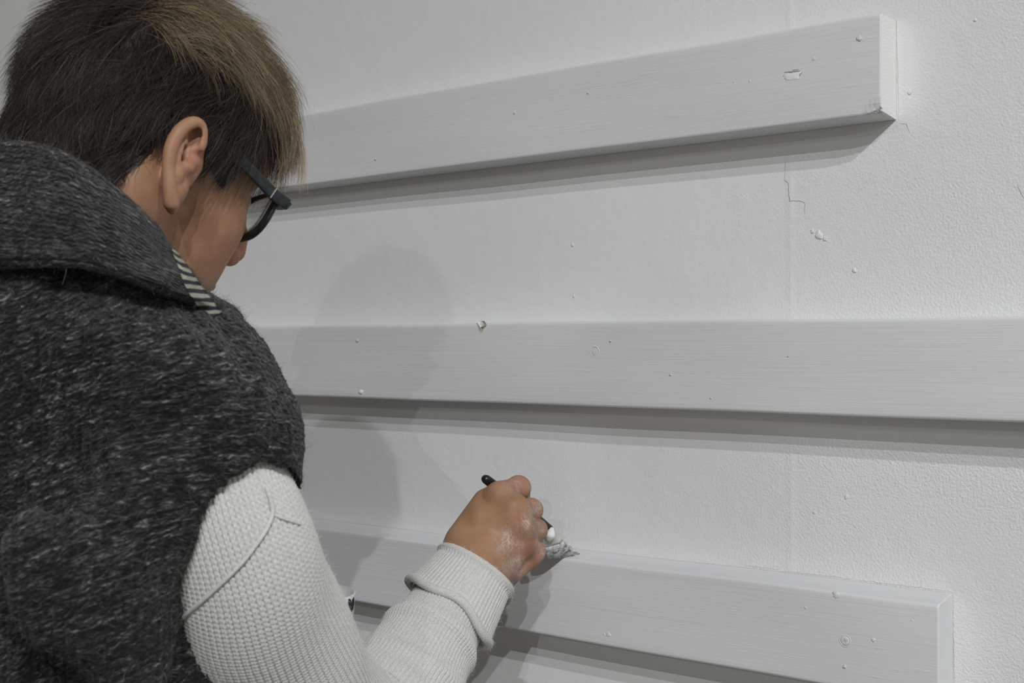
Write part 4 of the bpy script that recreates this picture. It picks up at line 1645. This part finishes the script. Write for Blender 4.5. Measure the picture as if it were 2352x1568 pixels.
def glasses_front():
    for sg in (-1, 1):
        p, c, s = lens_loop(sg)
        n = len(p)
        nrm = np.stack([np.zeros(n), sg * c, s], 1)
        wid = 0.0024 + 0.0013 * np.clip(c, 0, 1) + 0.0007 * np.clip(-s, 0, 1) - 0.0005 * np.clip(s, 0, 1)
        th = np.linspace(0, 2 * np.pi, 12, endpoint=False)
        v = np.empty((n, 12, 3))
        for k, t in enumerate(th):
            ct, st_ = math.copysign(abs(math.cos(t)) ** 0.6, math.cos(t)), math.copysign(abs(math.sin(t)) ** 0.6, math.sin(t))
            v[:, k] = p + nrm * (wid * (ct + 0.9))[:, None] + np.array([1, 0, 0]) * 0.0019 * st_
        vw = HO + v.reshape(-1, 3) @ HM
        f = [(i * 12 + k, i * 12 + (k + 1) % 12, ((i + 1) % n) * 12 + (k + 1) % 12, ((i + 1) % n) * 12 + k) for i in range(n) for k in range(12)]
        rim = gpart('rim', mesh('rim', vw, f), M_ACE)
        # lens: two faces with an edge
        q, _, _ = lens_loop(sg, shrink=-0.0004)
        ctr = q.mean(0)
        vs2, fs2 = [], []
        for off in (-0.0009, 0.0009):
            k0 = len(vs2)
            vs2.append(ctr + [off + 0.0012, 0, 0])
            for rr in (0.5, 1.0):
                vs2 += list(ctr + (q - ctr) * rr + [off + 0.0012 * (1 - rr ** 2), 0, 0])
            for i in range(n):
                j = (i + 1) % n
                fs2 += [(k0, k0 + 1 + i, k0 + 1 + j), (k0 + 1 + i, k0 + 1 + n + i, k0 + 1 + n + j, k0 + 1 + j)]
        h2 = 1 + 2 * n
        for i in range(n):
            j = (i + 1) % n
            fs2.append((1 + n + i, 1 + n + j, h2 + 1 + n + j, h2 + 1 + n + i))
        lm = bpy.data.meshes.new('lens')
        lm.from_pydata([tuple(x) for x in W(HO + np.array(vs2) @ HM)], [], fs2)
        for pl in lm.polygons:
            pl.use_smooth = True
        gpart('lens', lm, M_LENS)
    br = [H(GX + 0.000, y, GZ + 0.006 + 0.003 * math.cos(y * 250)) for y in np.linspace(-0.0095, 0.0095, 7)]
    gpart('bridge', tube_mesh('bridge', br, [.0026] * 7, 10, 16), M_ACE)


glasses_front()


def temple(sg):
    # hinge block, bar back to the ear and the tip bent down behind it
    path = [H(GX - 0.004, sg * 0.0722, GZ + 0.0125), H(GX - 0.020, sg * 0.0738, GZ + 0.0150), H(0.050, sg * 0.0765, 0.0290), H(0.020, sg * 0.0785, 0.0360), H(-0.006, sg * 0.0785, 0.0385), H(-0.020, sg * 0.0755, 0.0320), H(-0.028, sg * 0.0725, 0.0200), H(-0.032, sg * 0.070, 0.010)]
    q = catmull(np.array(path), 60)
    s = np.linspace(0, 1, 60)
    hh = np.interp(s, [0, .1, .5, .75, 1], [.0046, .0046, .0040, .0028, .0028])
    tt_ = np.interp(s, [0, .1, 1], [.0020, .0016, .0014])
    t = np.gradient(q, axis=0)
    t /= np.linalg.norm(t, axis=1)[:, None]
    side = np.tile(hl, (60, 1))
    side -= t * (side * t).sum(1)[:, None]
    side /= np.linalg.norm(side, axis=1)[:, None]
    upv = np.cross(t, side)
    th = np.linspace(0, 2 * np.pi, 14, endpoint=False)
    v = np.empty((60, 14, 3))
    for k, a in enumerate(th):
        ca, sa = math.copysign(abs(math.cos(a)) ** 0.5, math.cos(a)), math.copysign(abs(math.sin(a)) ** 0.5, math.sin(a))
        v[:, k] = q + side * (tt_ * ca)[:, None] + upv * (hh * sa)[:, None]
    f = [(i * 14 + k, i * 14 + (k + 1) % 14, (i + 1) * 14 + (k + 1) % 14, (i + 1) * 14 + k) for i in range(59) for k in range(14)]
    v = v.reshape(-1, 3)
    me_ = bpy.data.meshes.new('temple')
    me_.from_pydata([tuple(x) for x in W(v)], [], f + [tuple(range(13, -1, -1)), tuple(59 * 14 + k for k in range(14))])
    for p_ in me_.polygons:
        p_.use_smooth = True
    o = gpart('temple', me_, M_ACE)
    # end piece joining the rim
    e = [H(GX - 0.003, sg * 0.0575, GZ + 0.0110), H(GX - 0.0035, sg * 0.0630, GZ + 0.0118), H(GX - 0.0045, sg * 0.0690, GZ + 0.0124), H(GX - 0.0050, sg * 0.0735, GZ + 0.0125)]
    gpart('end_piece', tube_mesh('end_piece', e, [.0042, .0046, .0046, .0044], 4, 10, flat=(1, 1)), M_ACE)
    # pale hinge line across the bar
    c = q[7]
    ln = [c + upv[7] * k * 0.0043 + side[7] * sg * 0.0 for k in (-1, 1)]
    w_ = t[7] * 0.0005
    pts = []
    for k in (-1, 1):
        for a in (-1, 1):
            for d in (-1, 1):
                pts.append(c + upv[7] * 0.0043 * k + side[7] * 0.0021 * a + w_ * d)
    fm = [(0, 1, 3, 2), (4, 6, 7, 5), (0, 4, 5, 1), (2, 3, 7, 6), (0, 2, 6, 4), (1, 5, 7, 3)]
    m2 = bpy.data.meshes.new('hinge')
    m2.from_pydata([tuple(x) for x in W(np.array(pts))], [], fm)
    gpart('hinge', m2, M_METAL, label='pale metal hinge line')


temple(-1)
temple(1)


# ================================================================== paint brush
def on_z(px, py, z):
    d = np.array([(px - 1176) / F, (784 - py) / F, 1.0]) @ BAS
    return CAM + d * (z - CAM[2]) / d[2]


M_BLACK = plain('black_lacquer', (0.012, 0.012, 0.013), 0.32, bscale=220, bs=0.12)
M_FERR = plain('paint_caked_ferrule', (0.50, 0.50, 0.47), 0.45, bscale=160, bs=0.7, bd=0.002, var=0.35)
brush = bpy.data.objects.new('paint_brush', None)
COL.objects.link(brush)
brush['label'] = 'black handled paint brush held in the hand, its bristles loaded with white paint'
brush['category'] = 'brush'
HA, HB = P(1112, 1097, 1.196), P(1264, 1213, 1.266)
brush.location = Vector(W(HB))


def bpart(name, data, material, **props):
    o = link(name, data, material, brush, **props)
    o.matrix_parent_inverse = Matrix.Translation(-brush.location)
    return o


ax_ = HB - HA
hl_len = np.linalg.norm(ax_)
tt = np.array([0, .012, .04, .09, .2, .45, .75, .9, 1.0])
bpart('handle', tube_mesh('handle', [HA + ax_ * t for t in tt], np.array([.0036, .0046, .0049, .0050, .0050, .0049, .0046, .0040, .0034]), 16, 40, flat=(1.0, 0.95)), M_BLACK)
bpart('bare_chip', tube_mesh('bare_chip', [HA + ax_ * t + np.array([-.0006, .0015, -.0034]) for t in (.035, .07, .11)], [.0006, .0014, .0004], 8, 10), plain('worn_lacquer', (0.22, 0.22, 0.22), 0.4))
TIP1 = V(on_z(1336, 1274, on_plane(1336, 1287, -T_BOARD)[2] + 0.0010))
TIP2 = P(1262, 1284, 1.290)
F0a, F0b = P(1271, 1214, 1.270), P(1244, 1224, 1.262)      # ferrule, handle end: right and left side
F1a, F1b = P(1290, 1238, 1.280), P(1240, 1256, 1.268)      # ferrule, bristle end


def flat_loft(rows, thick, n=24):
    v = []
    for (a, b_), th in zip(rows, thick):
        c, w = (a + b_) / 2, (a - b_) / 2
        nrm = np.cross(w, ax_)
        nrm /= np.linalg.norm(nrm)
        for t in np.linspace(0, 2 * np.pi, n, endpoint=False):
            ct, st_ = math.copysign(abs(math.cos(t)) ** 0.6, math.cos(t)), math.copysign(abs(math.sin(t)) ** 0.7, math.sin(t))
            v.append(c + w * ct + nrm * th * st_)
    f = [(i * n + k, i * n + (k + 1) % n, (i + 1) * n + (k + 1) % n, (i + 1) * n + k) for i in range(len(rows) - 1) for k in range(n)]
    f += [tuple(range(n - 1, -1, -1)), tuple((len(rows) - 1) * n + k for k in range(n))]
    return np.array(v), f


def flat_mesh(name, rows, thick, jitter=0.0, seed=0):
    v, f = flat_loft(rows, thick)
    v = v + np.random.default_rng(seed).normal(0, jitter, v.shape)
    m_ = bpy.data.meshes.new(name)
    m_.from_pydata([tuple(x) for x in W(v)], [], f)
    for p_ in m_.polygons:
        p_.use_smooth = True
    return m_


lerp = lambda a, b_, t: a + (b_ - a) * t
bpart('ferrule', flat_mesh('ferrule', [(lerp(F0a, F1a, t), lerp(F0b, F1b, t)) for t in (0, .15, .5, .85, 1)], [.0046, .0052, .0054, .0054, .0052], 0.00025, 3), M_FERR, label='ferrule caked with grey and white paint')


def mat_bristle():
    mt, nt, b = mat('painted_bristle')
    v = coords(nt)
    c = ramp(nt, noise(nt, v, 150, 4, 0.65), [(0.30, (0.04, 0.04, 0.045)), (0.42, (0.26, 0.27, 0.29)), (0.54, (0.62, 0.63, 0.65)), (0.68, (0.84, 0.84, 0.84))])
    nt.links.new(c, b.inputs['Base Color'])
    setv(b, Roughness=0.4)
    bump(nt, b, noise(nt, v, 500, 3), 0.7, 0.0015)
    return mt


M_BRI = mat_bristle()
core = []
for t in np.linspace(0, 0.9, 8):
    sag = np.array([0, -0.0016 * math.sin(math.pi * t), 0])
    core.append((lerp(F1a, TIP1, t) + sag * 0.3, lerp(F1b, TIP2, t) + sag))
bris = bpart('bristles', flat_mesh('bristles', core, [.0052, .0056, .0056, .0052, .0045, .0036, .0026, .0014], 0.0005, 5), M_BRI, label='bristles clotted with white paint')
nb_ = 1500
rb = np.random.default_rng(9)
wa, ub = rb.uniform(-0.02, 1.02, nb_), rb.uniform(-1, 1, nb_)
tq = np.linspace(0, 1, 8)
wdir = np.cross((F1a - F1b), ax_)
wdir /= np.linalg.norm(wdir)
qb = np.empty((nb_, 8, 3))
over = rb.uniform(0.85, 1.06, nb_)
for k, t in enumerate(tq):
    s_ = (t * over)[:, None]
    base = lerp(F1b, F1a, wa[:, None])
    tipp = lerp(TIP2, TIP1, (wa + rb.normal(0, 0.015, nb_))[:, None])
    qb[:, k] = lerp(base, tipp, s_) + wdir * (ub * np.interp(t, [0, .3, 1], [.0054, .0062, .0012]))[:, None] + np.array([0, -0.0016, 0]) * np.sin(np.pi * s_) * (1 - wa[:, None])
M_BRS = mat_hair('bristle_hair', [(0.0, (0.02, 0.02, 0.022)), (0.35, (0.20, 0.20, 0.22)), (0.6, (0.6, 0.6, 0.62)), (1.0, (0.84, 0.84, 0.84))], 0.4)
o = strands('bristle_hair', qb, rb.uniform(.00012, .00022, nb_), M_BRS, bris, 0.5, kind='stuff')
o.matrix_parent_inverse = Matrix.Translation(-brush.location)
# a clot of white paint where handle and ferrule meet
sb = SDF(P(1262, 1226, 1.262) - 0.02, P(1262, 1226, 1.262) + 0.02, 0.0008)
sb.chain([P(1267, 1216, 1.260), P(1264, 1228, 1.258), P(1261, 1236, 1.259)], [.0026, .0044, .0030], 0.003)
a_, b_ = sb.nets()
bpart('paint_clot', mesh('paint_clot', a_, b_), M_WET)

# ================================================================== pot of paint in the other hand
pot = bpy.data.objects.new('paint_pot', None)
COL.objects.link(pot)
pot['label'] = 'open white paint pot with dark print, half hidden behind the sleeve'
pot['category'] = 'pot'
pot.location = Vector(W(POT_C + np.array([0, -0.055, 0])))


def lathe(prof, n=48, a0=0, a1=2 * np.pi, c=POT_C):
    full = abs(a1 - a0 - 2 * np.pi) < 1e-6
    th = np.linspace(a0, a1, n, endpoint=not full)
    v = np.array([[c + np.array([r * math.cos(t), h, r * math.sin(t)]) for r, h in prof] for t in th])
    return v.reshape(-1, 3), grid_faces(n, len(prof), full)


M_POT = plain('white_plastic', (0.80, 0.80, 0.80), 0.3, bscale=60, bs=0.05)
M_PRINT = plain('dark_label_print', (0.03, 0.032, 0.035), 0.4, bscale=200, var=0.5)


def ppart(name, vf_, material, **p):
    o = link(name, mesh(name, *vf_), material, pot, **p)
    o.matrix_parent_inverse = Matrix.Translation(-pot.location)
    return o


R0 = POT_R
ppart('tub', lathe([(0.0005, -.055), (R0 * .86, -.055), (R0 * .89, -.052), (R0 * .985, .014), (R0 * 1.0, .018), (R0 * .96, .0185), (R0 * .93, .010), (R0 * .84, -.048), (0.0005, -.048)]), M_POT)
ppart('paint', lathe([(0.0005, .0085), (R0 * .925, .0085)]), M_WET)


def print_patch(poly_px):
    """flat print lying on the tub's side"""
    v = []
    for x, y in poly_px:
        d = P(x, y, 1.0)
        # meet the tub's side, radius a hair larger
        a = d[0] ** 2 + d[2] ** 2
        bq = -2 * (d[0] * POT_C[0] + d[2] * POT_C[2])
        cq = POT_C[0] ** 2 + POT_C[2] ** 2 - (R0 * .993) ** 2
        disc = max(bq * bq - 4 * a * cq, 0)
        v.append(d * ((-bq - math.sqrt(disc)) / (2 * a)))
    m_ = bpy.data.meshes.new('label_print')
    m_.from_pydata([tuple(q) for q in W(np.array(v))], [], [tuple(range(len(v)))])
    o = link('label_print', m_, M_PRINT, pot)
    o.matrix_parent_inverse = Matrix.Translation(-pot.location)


print_patch([(783, 1358), (777, 1366), (776, 1374), (780, 1381), (787, 1388), (793, 1377), (788, 1366)])
print_patch([(813, 1369), (804, 1368), (800, 1376), (801, 1392), (800, 1404), (806, 1406), (811, 1400), (814, 1384)])
